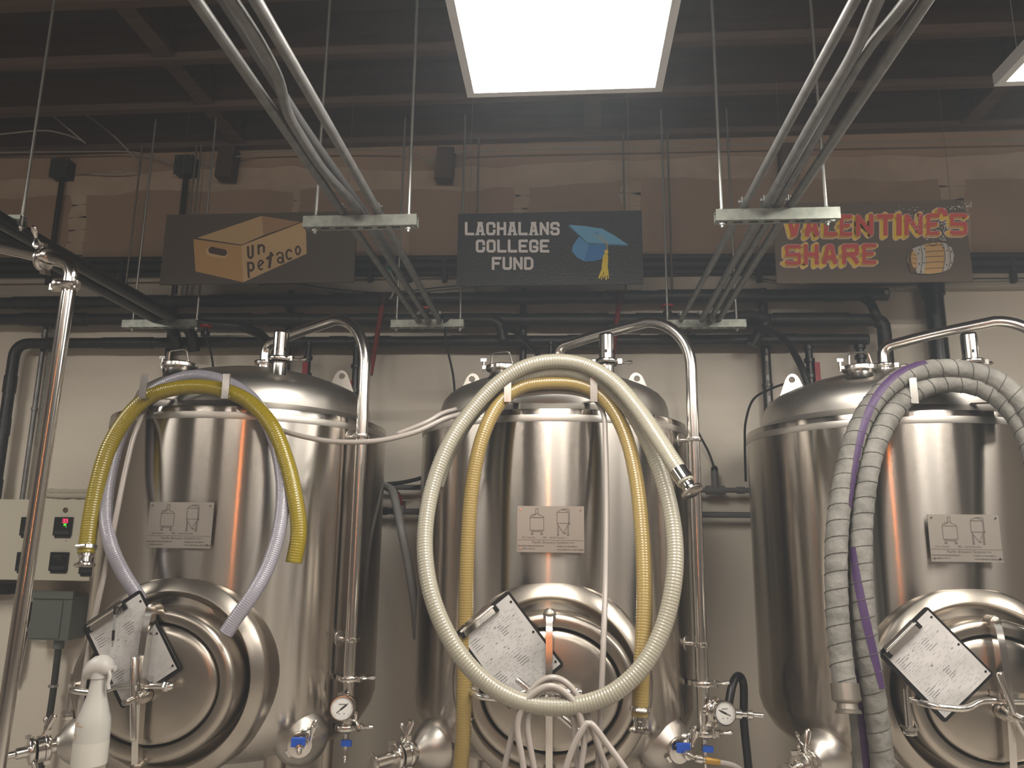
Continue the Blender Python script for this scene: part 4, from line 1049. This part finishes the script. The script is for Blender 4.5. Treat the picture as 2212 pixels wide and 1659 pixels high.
hose('clear_hose', [(1484, 1044, 2.42), (1455, 1000, 2.46), (1420, 945, 2.52), (1375, 880, 2.60), (1325, 825, 2.67), (1265, 790, 2.715), (1200, 780, 2.725), (1135, 792, 2.725), (1075, 828, 2.72), (1020, 885, 2.70), (972, 955, 2.66), (938, 1040, 2.62), (920, 1130, 2.57), (920, 1220, 2.52), (940, 1310, 2.48), (985, 1402, 2.455), (1045, 1470, 2.45), (1115, 1512, 2.45), (1190, 1526, 2.45), (1265, 1520, 2.45), (1335, 1490, 2.45), (1395, 1430, 2.46), (1436, 1345, 2.48), (1456, 1250, 2.50), (1457, 1160, 2.54), (1440, 1065, 2.59), (1405, 965, 2.64), (1360, 885, 2.69), (1300, 828, 2.74), (1240, 804, 2.755), (1180, 801, 2.76), (1115, 818, 2.765), (1060, 855, 2.77), (1012, 905, 2.765), (970, 975, 2.74), (942, 1050, 2.71)],
     .0265, CHOSE, 'long clear ribbed hose looped round the front of the middle tank', rib=(.010, .0016), ends=(('start', 'crimp'),))
hose('amber_hose', [(990, 1700, 2.70), (1000, 1600, 2.69), (1003, 1480, 2.68), (1006, 1330, 2.68), (1010, 1180, 2.68), (1020, 1050, 2.69), (1042, 945, 2.71), (1078, 873, 2.745), (1125, 837, 2.765), (1190, 827, 2.77), (1255, 833, 2.765), (1305, 862, 2.745), (1345, 925, 2.71), (1372, 1020, 2.66), (1387, 1150, 2.60), (1392, 1300, 2.54), (1386, 1440, 2.50), (1382, 1548, 2.49)],
     .0255, AHOSE, 'amber hose hanging inside the clear hose on the middle tank', rib=(.009, .0009), ends=(('end', 'ferrule'),))
# grey wrapped hoses with the purple stripe
def stripe(root, fr, a0, a1, wd, i0=0, i1=None):
    i1 = i1 or len(fr); mb = MB(); R = []
    for k in range(i0, i1, 2):
        p, u, v, r = fr[k]; f = (k - i0) / max(1, i1 - i0); a = math.radians(a0 + (a1 - a0) * f); h = wd / 2 / r
        R.append([p + (u * math.cos(a + q) + v * math.sin(a + q)) * (r + .0012) for q in (-h, -h / 2, 0, h / 2, h)])
    o = len(mb.v)
    for row in R: mb.v += row
    for i in range(len(R) - 1):
        for j in range(4): mb.f.append((o + i * 5 + j, o + i * 5 + j + 1, o + (i + 1) * 5 + j + 1, o + (i + 1) * 5 + j))
    mb.build('purple_band', PURPLE, root, 180)
    wm = MB(); rr = random.Random(5)
    for k in range(i0 + 14, i1 - 10, 3):
        if rr.random() < .35 and (k // 60) % 2 == 0:
            p, u, v, r = fr[k]; p2, u2, v2, r2 = fr[min(k + 1, len(fr) - 1)]; f = (k - i0) / max(1, i1 - i0); a = math.radians(a0 + (a1 - a0) * f)
            def S(pp, uu, vv, q): return pp + (uu * math.cos(a + q) + vv * math.sin(a + q)) * (r + .0022)
            h = .0055 / r; wm.poly([S(p, u, v, -h), S(p, u, v, h), S(p.lerp(p2, .5), u, v, h), S(p.lerp(p2, .5), u, v, -h)])
    if wm.v: o = wm.build('stripe_print', mat('pale_lilac', (.45, .38, .5), .6), root, 0); o['kind'] = 'stuff'
def spiral(root, fr, r):
    mb = MB(); pts = []
    for k in range(len(fr) - 1):
        (p, u, v, r0), (p2, u2, v2, r2) = fr[k], fr[k + 1]
        for h in (0, .333, .667):
            a = (k + h) / 4.4 * 2 * PI; uu, vv = u.lerp(u2, h), v.lerp(v2, h)
            pts.append(p.lerp(p2, h) + (uu * math.cos(a) + vv * math.sin(a)) * (max(r0, r2) + .0004))
    mb.tube(pts, .0016, 5); mb.build('cord_wrap', mat('hose_groove', (.075, .07, .06), .85), root, 180)
ra, fa = hose('grey_hose', [(1826, 1490, 2.56), (1817, 1420, 2.58), (1809, 1330, 2.60), (1806, 1220, 2.62), (1811, 1120, 2.65), (1827, 1020, 2.69), (1853, 930, 2.73), (1892, 862, 2.77), (1950, 815, 2.79), (2025, 797, 2.795), (2105, 805, 2.79), (2175, 838, 2.76), (2230, 905, 2.72), (2265, 1000, 2.68), (2285, 1150, 2.64), (2292, 1320, 2.62), (2290, 1480, 2.61)],
     .0345, GHOSE, 'grey wrapped hose ending in a metal coupling left of the right tank manway', rib=(.05, .0018), ends=(('start', 'cup'),), n=18)
spiral(ra, fa, .0345); 
rb_, fb = hose('grey_hose', [(1912, 1720, 2.60), (1903, 1620, 2.60), (1890, 1520, 2.60), (1876, 1420, 2.605), (1866, 1320, 2.61), (1860, 1210, 2.63), (1863, 1110, 2.66), (1877, 1010, 2.70), (1905, 930, 2.74), (1950, 865, 2.79), (2012, 832, 2.81), (2080, 828, 2.81), (2145, 850, 2.79), (2200, 905, 2.76), (2236, 990, 2.72), (2252, 1120, 2.69), (2258, 1300, 2.67), (2256, 1450, 2.66)],
     .0345, GHOSE, 'grey wrapped hose nearer the right tank shell, running out of the picture below', rib=(.05, .0018), n=18)
spiral(rb_, fb, .0345)
rc_, fc = hose('grey_hose', [(1872, 1720, 2.655), (1862, 1600, 2.655), (1852, 1480, 2.66), (1845, 1350, 2.67), (1838, 1240, 2.68), (1838, 1130, 2.71), (1850, 1020, 2.75), (1880, 930, 2.79), (1930, 860, 2.83), (2000, 815, 2.85), (2080, 812, 2.85), (2160, 850, 2.83), (2215, 930, 2.80)],
     .031, GHOSE, 'dark strand of grey hose squeezed between the other two on the right tank', rib=(.05, .0015), n=18)
def facing(fr, k, want):
    p, u, v, r = fr[k]; return math.degrees(math.atan2(want.dot(v), want.dot(u)))
kk = len(fa)
wa = facing(fa, int(kk * .25), V((.75, -.66, 0))); wb_ = facing(fa, int(kk * .55), V((-.3, -.7, .6)))
i0, i1 = int(kk * .23), int(kk * .50)
s0 = facing(fa, i0, V((.80, -.6, 0))); s1_ = facing(fa, i1, V((-.1, -.55, .8)))
while s1_ - s0 > 180: s1_ -= 360
while s1_ - s0 < -180: s1_ += 360
stripe(ra, fa, s0, s1_, .026, i0, i1)
kk = len(fb); i0, i1 = int(kk * .12), int(kk * .29)
s0 = facing(fb, i0, V((.55, -.83, 0))); s1_ = facing(fb, i1, V((-.95, -.3, 0)))
while s1_ - s0 > 180: s1_ -= 360
while s1_ - s0 < -180: s1_ += 360
stripe(rb_, fb, s0, s1_, .026, i0, i1)
kk = len(fc); i0, i1 = 0, int(kk * .20); s0 = facing(fc, i0, V((0, -1, 0))); s1_ = facing(fc, i1, V((-.25, -.95, 0)))
while s1_ - s0 > 180: s1_ -= 360
while s1_ - s0 < -180: s1_ += 360
stripe(rc_, fc, s0, s1_, .024, i0, i1)
# thin milky tubing from tank to tank
hose('white_tubing', [(165, 1600, 2.60), (180, 1480, 2.60), (203, 1340, 2.62), (225, 1240, 2.62), (250, 1120, 2.63), (272, 1010, 2.66), (295, 925, 2.70), (330, 868, 2.78), (420, 836, 2.80), (520, 858, 2.80), (575, 905, 2.76), (610, 930, 2.72), (690, 950, 2.68), (760, 955, 2.66), (830, 950, 2.66), (900, 932, 2.68), (960, 905, 2.72), (1010, 890, 2.77), (1080, 862, 2.80), (1190, 846, 2.81), (1270, 856, 2.80), (1302, 890, 2.77), (1308, 960, 2.74), (1310, 1100, 2.68), (1308, 1250, 2.60), (1304, 1380, 2.52), (1300, 1480, 2.50), (1296, 1570, 2.50), (1290, 1700, 2.50)],
     .0095, THOSE, 'long milky tubing slung from the left tank across to the middle tank', n=10)
hose('white_tubing', [(985, 884, 2.775), (955, 893, 2.735), (925, 910, 2.70), (890, 925, 2.685), (850, 940, 2.675)], .0085, THOSE, 'short second strand of milky tubing left of the middle tank', n=10)
coil = []
loops = [(1145, 1255, 1462, 1659, 2.478), (1128, 1245, 1480, 1690, 2.462), (1118, 1262, 1470, 1680, 2.446), (1150, 1225, 1488, 1640, 2.430)]
hose('white_tubing', [(1080, 1720, 2.50), (1098, 1620, 2.49), (1122, 1540, 2.48), (1150, 1490, 2.478), (1180, 1466, 2.475), (1212, 1468, 2.475), (1242, 1495, 2.478), (1268, 1545, 2.48), (1292, 1610, 2.48), (1320, 1690, 2.48), (1338, 1760, 2.47), (1300, 1800, 2.46), (1262, 1720, 2.46), (1244, 1620, 2.462), (1240, 1560, 2.46), (1226, 1510, 2.455), (1200, 1487, 2.452), (1172, 1492, 2.45), (1150, 1520, 2.45), (1140, 1570, 2.45), (1152, 1650, 2.45), (1168, 1720, 2.45)],
     .0098, THOSE, 'milky tubing coil hung on the middle tank tee handle, outer turns', n=10, group='tubing coil turns')
hose('white_tubing', [(1140, 1720, 2.442), (1128, 1640, 2.44), (1118, 1570, 2.44), (1132, 1522, 2.438), (1156, 1495, 2.436), (1184, 1482, 2.435), (1210, 1488, 2.435), (1236, 1512, 2.436), (1254, 1550, 2.438), (1262, 1600, 2.44), (1255, 1660, 2.44), (1248, 1720, 2.44), (1236, 1770, 2.44), (1216, 1700, 2.43), (1232, 1630, 2.428), (1256, 1580, 2.426), (1275, 1562, 2.426), (1310, 1605, 2.426), (1350, 1660, 2.42), (1390, 1720, 2.42)],
     .0098, THOSE, 'milky tubing coil hung on the middle tank tee handle, inner turns', n=10, group='tubing coil turns')
# hose from the sample valve of the middle tank
p = SAMPLE2
root = thing('sample_hose', p, 'white hose with a brass fitting on the middle tank sample valve', 'hose')
e = at(1560, 1648, p.y + .02)
d = (e - p).normalized()
MB().lathe(p, d, [(.010, 0), (.013, .004), (.013, .022), (.009, .026), (.009, .032)], 12).build('hex_nut', BRIGHT, root)
MB().lathe(p + d * .032, d, [(.009, 0), (.012, .003), (.0115, .05), (.009, .055)], 12).build('brass_fitting', BRASS, root)
MB().tube(smoothpath([p + d * .085, p + d * .12, p + d * .16 - Z * .01, p + d * .20 - Z * .05, p + d * .22 - Z * .12]), .009, 10).build('tube', THOSE, root, 60)
# black hose standing between middle and right tanks; grey and dark hoses between left and middle
tag(MB().tube(smoothpath([at(1570, 1545, 3.2), at(1582, 1480, 3.25), at(1595, 1460, 3.3), at(1606, 1480, 3.32), at(1607, 1560, 3.3), at(1615, 1640, 3.3), at(1622, 1720, 3.3)]), .016, 14).build('black_hose', BLACKP, None, 60), 'black hose arching between the middle and right tanks', 'hose')
MBG = mat('grey_hose_plain', (.22, .21, .20), .45)
tag(MB().tube(smoothpath([at(832, 1050, 3.6), at(848, 1062, 3.5), at(858, 1100, 3.45), at(868, 1150, 3.4), at(882, 1220, 3.4), at(895, 1300, 3.4), at(902, 1380, 3.4)]), .019, 14).build('grey_drop_hose', MBG, None, 60), 'plain grey hose slanting down between the left and middle tanks', 'hose')

# pipes between the tanks
def hpipe(px0, px1, py, Y, r, label, m=PVC, extra=None):
    a, b = at(px0, py, Y), at(px1, py, Y); root = thing('wall_pipe', a, label, 'pipe')
    MB().cyl(a, V((b.x, b.y, a.z)), r, n=14).build('pipe', m, root)
    return root, a
r_, a = hpipe(1440, 1680, 1058, 4.15, .014, 'upper grey pipe with a tee between the middle and right tanks')
p = at(1545, 1056, 4.15); MB().cyl((p.x - .05, 4.15, a.z), (p.x + .05, 4.15, a.z), .024, n=16).build('tee_run', PVC, r_); MB().cyl((p.x, 4.15, a.z), (p.x, 4.15, a.z + .10), .020, n=16).build('tee_stem', PVC, r_)
MB().lathe((p.x, 4.15, a.z + .095), Z, [(.019, 0), (.019, .02), (.012, .032), (.006, .036)], 14).build('cord_grip', BLACKP, r_)
for q in (1500, 1600): x = at(q, 1056, 4.15).x; MB().cyl((x - .02, 4.15, a.z), (x + .02, 4.15, a.z), .019, n=14).build('coupling', PVC, r_)
hpipe(1440, 1680, 1111, 4.15, .016, 'lower grey pipe between the middle and right tanks')
hpipe(780, 960, 1052, 4.15, .015, 'upper grey pipe between the left and middle tanks')
r_, a = hpipe(780, 960, 1104, 4.15, .017, 'lower grey pipe with a small valve between the left and middle tanks')
p = at(868, 1100, 4.12); MB().cyl((p.x, 4.13, a.z - .01), (p.x, 4.13, a.z + .055), .018, n=14).build('valve_body', EMT, r_); MB().box(p.x - .03, p.x + .06, 4.10, 4.11, a.z + .055, a.z + .061).build('valve_lever', ROD, r_, 0)
p = at(843, 1105, 4.12); MB().lathe((p.x, 4.13, a.z), X, [(.014, -.05), (.022, -.045), (.022, -.02), (.016, -.015), (.016, .015), (.024, .02), (.024, .045), (.014, .05)], 14).build('union', BLACKP, r_)
tag(MB().tube(smoothpath([at(838, 1050, 4.05), at(852, 1060, 4.08), at(864, 1075, 4.1), at(868, 1090, 4.12)]), .013, 10).build('red_pipe', REDP, None, 60), 'short red bent pipe above the small valve between the tanks', 'pipe')
tag(MB().tube(smoothpath([at(835, 1046, 3.95), at(870, 1042, 4.0), at(905, 1034, 4.05), at(930, 1025, 4.08)]), .011, 10).build('black_hose', BLACKM, None, 60), 'thin black hose lying above the grey pipes between the tanks', 'hose')

# ================================================================== clipboards
def clipboard(A, B, C, Y, label, pen=False, seed=1, Ybot=None):
    """A left clip corner, B right clip corner, C lower left corner (pixels)"""
    a, b, c = at(*A, Y), at(*B, Y), at(*C, Ybot or Y)
    u = (b - a).normalized(); w_ = (b - a).length
    v = (c - a); v = (v - u * v.dot(u)); h_ = v.length; v.normalize(); n = u.cross(v); n = n if n.y < 0 else -n
    root = thing('clipboard', a + v * h_, label, 'clipboard', 'clipboards on the manways')
    def P(s, t_, z=0): return a + u * (s * w_) + v * (t_ * h_) + n * z
    cr = .055; pl = []
    for cx, cy, a0 in ((1 - cr, cr, -90), (1 - cr, 1 - cr, 0), (cr, 1 - cr, 90), (cr, cr, 180)):
        for i in range(6):
            q = math.radians(a0 + 18 * i); pl.append((cx + cr * math.cos(q), cy + cr * .75 * math.sin(q)))
    mb = MB(); k = len(pl)
    mb.add([P(s, t_, -.002) for s, t_ in pl] + [P(s, t_, .002) for s, t_ in pl], [tuple(range(k))[::-1], tuple(range(k, 2 * k))] + [(i, (i + 1) % k, k + (i + 1) % k, k + i) for i in range(k)])
    mb.build('board', BOARD, root, 30)
    rr = random.Random(seed); p1, p2 = rr.uniform(0, 6), rr.uniform(0, 6)
    def bulge(s, t_): return .0030 + .0035 * t_ * (0.5 + .5 * math.sin(3 * s + 4 * t_ + p1)) + .0025 * t_ * math.sin(7 * t_ - 3 * s + p2) ** 2
    S0, S1, T0, T1 = .06, .965, .055, .95
    nx, ny = 14, 18; mb = MB()
    vs = []
    for j in range(ny + 1):
        for i in range(nx + 1):
            s, t_ = S0 + (S1 - S0) * i / nx, T0 + (T1 - T0) * j / ny; vs.append(P(s, t_, bulge((s), t_)))
    fs = [(j * (nx + 1) + i, j * (nx + 1) + i + 1, (j + 1) * (nx + 1) + i + 1, (j + 1) * (nx + 1) + i) for j in range(ny) for i in range(nx)]
    mb.add(vs, fs); pp = mb.build('paper', PAPER, root, 180)
    for s, t_ in ((.93, .13), (.93, .52), (.93, .90)):
        hole = MB().poly([P(s + .018 * math.cos(q), t_ + .013 * math.sin(q), bulge(s, t_) + .0012) for q in [2 * PI * i / 10 for i in range(10)]]); hole.build('punch_hole', BOARD, pp, 0)
    mk, ml = MB(), MB()
    def dash(M, s, t_, L, th):
        z = .0010; M.poly([P(s, t_, bulge(s, t_) + z), P(s + L, t_, bulge(s + L, t_) + z), P(s + L, t_ + th, bulge(s + L, t_ + th) + z), P(s, t_ + th, bulge(s, t_ + th) + z)])
    for row in range(30):
        t_ = .15 + row * .026
        s = .10
        while s < .86:
            L = rr.uniform(.02, .07)
            if rr.random() < .55: dash(ml, s, t_, L, .0035)
            s += L + rr.uniform(.015, .05)
    for blk in ((.12, .62), (.50, .60), (.10, .20), (.55, .25)):
        for i in range(5): dash(mk, blk[0] + (.0 if i == 0 else .012), blk[1] + i * .027, rr.uniform(.07, .16), .005)
    for i in range(7):
        s, t_ = rr.uniform(.2, .85), rr.uniform(.2, .5); dash(mk, s, t_, .03, .007)
    o = mk.build('form_print', INK, pp, 0); o['kind'] = 'stuff'
    o = ml.build('faint_print', INKL, pp, 0); o['kind'] = 'stuff'
    # clip
    cb = MB(); cb.obox(P(.40, .035, .006), u, v, n, .30 * w_ * .95, .010, .002); cb.obox(P(.40, .075, .012), u, (v + n * .3).normalized(), n, .30 * w_ * .9, .014, .0012)
    cl = cb.build('clip', POLISH, root, 0)
    MB().cyl(P(.10, .05, .011), P(.70, .05, .011), .004, n=10).build('clip_spring', BRIGHT, cl)
    for s in (.10, .70): MB().obox(P(s, .085, .010), u, v, n, .007, .012, .004).build('clip_foot', BOARD, cl, 0)
    if pen:
        e0, e1 = at(249, 1308, Y - .024), at(243, 1397, Y - .026); d = (e1 - e0).normalized(); L = (e1 - e0).length
        pn = thing('ballpoint_pen', e1, 'clear ballpoint pen with black cap ends tucked under the clip of the left clipboard', 'pen')
        MB().cyl(e0, e0 + d * L * .22, .0045, n=10).build('cap', BOARD, pn)
        MB().cyl(e0 + d * L * .22, e0 + d * L * .60, .0037, n=10).build('barrel', mat('pen_clear', (.5, .5, .5), .2, trans=.6), pn)
        MB().cyl(e0 + d * L * .60, e0 + d * L * .85, .0046, n=10).build('grip', BOARD, pn)
        MB().lathe(e0 + d * L * .85, d, [(.004, 0), (.0015, L * .12), (.0008, L * .15)], 10).build('tip', BRIGHT, pn)
    return root
clipboard((176, 1352), (302, 1270), (280, 1525), 2.588, 'clipboard with a pen under its clip, on the left tank manway', True, 1)
clipboard((979, 1366), (1096, 1272), (1104, 1535), 2.662, 'clipboard behind the looped clear hose, on the middle tank manway', False, 2)
clipboard((1893, 1410), (1999, 1306), (2030, 1577), 2.700, 'clipboard on the right tank manway beside the grey hoses', False, 3)

# ================================================================== spray bottle
bc = at(192, 1652, 2.47)
sb = thing('spray_bottle', bc, 'milky white spray bottle hanging on the left tank manway arm', 'bottle')
MB().lathe(bc, Z, [(.040, 0), (.049, .006), (.051, .02), (.051, .118), (.048, .138), (.039, .168), (.028, .205), (.0235, .235), (.022, .250), (.022, .262)], 32).build('bottle_body', BOTTLE, sb, 50)
MB().lathe(bc + Z * .003, Z, [(.0516, .0), (.0518, .01), (.0518, .066), (.0516, .068)], 32, cap0=False, cap1=False).build('liquid_level', LIQ, sb, 50)
MB().lathe(bc + Z * .255, Z, [(.0225, 0), (.026, .002), (.0265, .022), (.023, .024)], 24).build('collar', WHITEP, sb)
hd = MB(); sec = []
for x, zb, zt, w_ in ((-.044, .258, .268, .012), (-.042, .250, .292, .024), (-.034, .250, .310, .029), (-.016, .258, .323, .032), (.004, .262, .328, .032), (.022, .264, .324, .030), (.036, .268, .312, .024), (.043, .276, .296, .013)):
    cz = (zb + zt) / 2; hz_ = (zt - zb) / 2
    sec.append([bc + V((x, w_ * math.cos(q), cz + hz_ * math.sin(q))) for q in [2 * PI * i / 14 for i in range(14)]])
hd.rings(sec); hd.build('spray_head', WHITEP, sb, 60)
MB().tube(smoothpath([bc + V((.034, -.01, .286)), bc + V((.044, -.012, .265)), bc + V((.040, -.012, .242)), bc + V((.046, -.012, .225))]), .006, 8).build('trigger', WHITEP, sb, 60)
MB().cyl(bc + V((.040, 0, .287)), bc + V((.052, 0, .287)), .009, n=12).build('nozzle', WHITEP, sb)
pr = MB()
for i, (z, a0, a1) in enumerate(((.128, -2.45, -1.95), (.120, -2.4, -1.6), (.092, -2.3, -1.95), (.085, -2.3, -2.05), (.078, -2.3, -2.1))):
    rad = .0514
    for kq in range(6):
        q0 = a0 + (a1 - a0) * kq / 6; q1 = a0 + (a1 - a0) * (kq + .8) / 6
        rz = rad if z < .11 else .0514
        pr.poly([bc + V((rz * math.cos(q0), rz * math.sin(q0), z)), bc + V((rz * math.cos(q1), rz * math.sin(q1), z)), bc + V((rz * math.cos(q1), rz * math.sin(q1), z + .004)), bc + V((rz * math.cos(q0), rz * math.sin(q0), z + .004))])
o = pr.build('faded_print', ORPR, sb, 0); o['kind'] = 'stuff'

# ================================================================== left foreground pipe
p0, p1, p2, p3 = at(-140, 500, 2.0), at(100, 562, 2.0), at(147, 585, 2.0), at(10, 1500, 2.0)
vx = at(147, 636, 2.0); bot = V((vx.x - .03, 2.0, 0.4)); el = V((vx.x + .003, 2.0, p1.z - .012))
root = thing('process_pipe', bot, 'polished steel pipe with a bend and two clamps in the left foreground', 'pipe')
path = bendpath([p0, el, V((vx.x, 2.0, vx.z)), bot], .07, 8)
MB().tube(path, .019, 20).build('pipe', POLISH, root, 60)
dv = (el - p0).normalized()
triclamp('pipe_clamp', at(95, 560, 2.0), dv, .0235, root, True, V((-.1, -.2, 1)))
triclamp('pipe_clamp', at(140, 619, 2.0), -Z, .0235, root, True, V((1, -.25, 0)))

# ================================================================== control box and wall gear at the left
CBY = 4.02
a, b = at(-45, 1078, CBY), at(197, 1256, CBY)
cbx = thing('control_box', ((a.x + b.x) / 2, CBY, b.z), 'cream control box with digital temperature controllers at the left edge', 'control box')
MB().box(a.x, b.x, CBY, WALL_Y - .001, b.z, a.z).build('cabinet', CREAMB, cbx, 0)
MB().box(a.x, b.x - .003, CBY - .016, CBY - .002, b.z + .004, a.z - .004).build('cabinet_door', CREAMB, cbx, 0)
SEG = {0: 'abcdef', 3: 'abgcd', 5: 'afgcd', 9: 'abcdfg', 8: 'abcdefg'}
SG = {'a': ((0, 1), (1, 1)), 'b': ((1, 1), (1, .5)), 'c': ((1, .5), (1, 0)), 'd': ((0, 0), (1, 0)), 'e': ((0, .5), (0, 0)), 'f': ((0, 1), (0, .5)), 'g': ((0, .5), (1, .5))}
def controller(px, py, on, w_=.098):
    c = at(px, py, CBY - .02); y = CBY - .03; h = w_ / 2
    k = MB().box(c.x - h, c.x + h, y, CBY - .015, c.z - h, c.z + h).build('temperature_controller', BLACKP, cbx, 0)
    MB().box(c.x - h + .006, c.x + h - .004, y + .008, CBY - .010, c.z - h - .012, c.z - h).build('mounting_lip', BLACKM, k, 0)
    MB().box(c.x - h + .008, c.x + h - .008, y - .0012, y, c.z - h + .008, c.z - h + .026).build('button_strip', mat('button_grey', (.03, .03, .032), .4), k, 0)
    def dig(body, x0, z0, cw, chh, m, th):
        mb = MB()
        for i, dch in enumerate(body):
            for sgm in SEG[int(dch)]:
                (p0, q0), (p1, q1) = SG[sgm]; ox = x0 + i * cw * 1.5
                strokes([[(ox + p0 * cw, z0 + q0 * chh), (ox + p1 * cw, z0 + q1 * chh)]], th, lambda X_, Z_: V((X_, y - .0016, Z_)), mb)
        mb.build('digits', m, k, 0)
    if on:
        dig('33', c.x + .000, c.z + .020, .011, .018, LEDR, .0035); dig('30', c.x + .008, c.z + .004, .0055, .010, LEDG, .002)
        strokes([[(c.x + .022, c.z - .003), (c.x + .023, c.z - .003)]], .004, lambda X_, Z_: V((X_, y - .0016, Z_)), mb := MB()); mb.build('indicator', LEDG, k, 0)
    else:
        MB().box(c.x - .03, c.x + .018, y - .0012, y, c.z + .020, c.z + .036).build('display', LCD, k, 0); MB().box(c.x - .01, c.x + .018, y - .0012, y, c.z + .004, c.z + .014).build('display', LCD, k, 0)
controller(137, 1137, True); controller(65, 1137, True); controller(128, 1213, False); controller(56, 1213, True); controller(190, 1222, False, .085)
c = at(142, 1102, CBY - .016); MB().lathe(c, OUT, [(.014, 0), (.014, .004), (.011, .006), (.011, .002)], 18).build('door_lock', mat('lock_metal', (.20, .17, .12), .35, .9), cbx)
c = at(143, 1168, CBY - .016); MB().cyl(c, c + OUT * .003, .004, n=8).build('screw', ROD, cbx)
a = at(95, 1052, 4.06); b = at(205, 1080, 4.06)
zt = cbx.children[0].location.z
tz = at(100, 1078, CBY).z
rolls = []
for i, (r, dy, dz) in enumerate(((.018, 0, 0), (.016, .04, .002), (.014, .012, .028))):
    x0, x1 = a.x + .01 * i, b.x + .03; n_ = 22
    rr = random.Random(i + 20)
    pts = [V((x0 + (x1 - x0) * k / n_, 4.06 + dy + rr.uniform(-.003, .003), tz + r + .002 + dz + .012 * max(0, .25 - k / n_) + rr.uniform(-.002, .002))) for k in range(n_ + 1)]
    tag(MB().tube(pts, lambda k, L, r=r, rr=rr: r * rr.uniform(.9, 1.08), 10).build('paper_roll', BAG, None, 70), ('front rolled paper sheet lying on top of the cream control box', 'rear rolled paper sheet lying on top of the cream control box', 'uppermost rolled paper sheet on top of the cream control box')[i], 'paper', 'rolled papers on the control box')
# grey disconnect box with its conduit
a, b = at(72, 1288, 4.1), at(146, 1384, 4.1)
db = thing('disconnect_box', ((a.x + b.x) / 2, 4.1, b.z), 'grey electrical box below the cream control box', 'electrical box')
MB().box(a.x, b.x, 4.1, WALL_Y - .001, b.z, a.z).build('box_body', GREYB, db, 0)
MB().box(a.x - .006, b.x + .006, 4.09, 4.11, a.z - .01, a.z + .03).build('box_hood', GREYB, db, 0)
MB().box(a.x + .008, b.x - .05, 4.094, 4.101, b.z + .01, a.z - .02).build('box_cover', GREYB, db, 0)
cx_ = at(125, 1390, 4.15).x
MB().cyl((cx_, 4.16, b.z - .05), (cx_, 4.16, b.z + .005), .026, n=14).build('hub', GREYB, db)
MB().tube(smoothpath([V((cx_, 4.16, b.z - .04)), V((cx_, 4.16, b.z - .3)), V((cx_ - .012, 4.16, b.z - .6)), V((cx_ - .02, 4.16, .3))], .03), .017, 12).build('conduit_leg', mat('dark_flex', (.05, .048, .045), .5), db, 60)
MB().lathe((cx_ - .002, 4.16, b.z - .25), Z, [(.017, 0), (.026, .003), (.026, .014), (.017, .018)], 14).build('strap', ROD, db)
MB().tube(smoothpath([at(30, 1345, 4.17), at(45, 1358, 4.16), at(60, 1360, 4.14), at(75, 1358, 4.14)]), .012, 10).build('side_conduit', EMT, db, 60)
tag(MB().tube(smoothpath([at(60, 1300, 4.2), at(56, 1350, 4.2), at(48, 1400, 4.2), at(40, 1435, 4.19), at(30, 1452, 4.18), at(18, 1452, 4.17)]), .009, 10).build('copper_tube', COPPER, None, 60), 'thin old copper tube bending beside the grey electrical box', 'pipe')
tag(MB().cyl((at(48, 1400, 4.21).x - .015, 4.22, at(48, 1480, 4.21).z), (at(48, 1400, 4.21).x + .012, 4.22, at(48, 1300, 4.21).z), .010, n=10).build('wall_pipe', mat('dark_bronze', (.07, .05, .03), .5, .6)), 'dark thin bronze pipe beside the copper tube', 'pipe')
p = at(153, 1502, 4.1); tag(MB().lathe((p.x, 4.249, p.z), OUT, [(.03, 0), (.034, .004), (.034, .018), (.022, .024), (.02, .02)], 18).build('brass_wheel', BRASS), 'small brass wheel on the wall behind the spray bottle', 'valve')
a, b = at(-60, 1262, 4.15), at(18, 1284, 4.15); tag(MB().box(a.x, b.x, 4.14, WALL_Y - .001, b.z, a.z).build('dark_box', BLACKP, None, 0), 'small black box at the left edge under the control box', 'box')
# a clean empty row of wiring on the far left of the wall
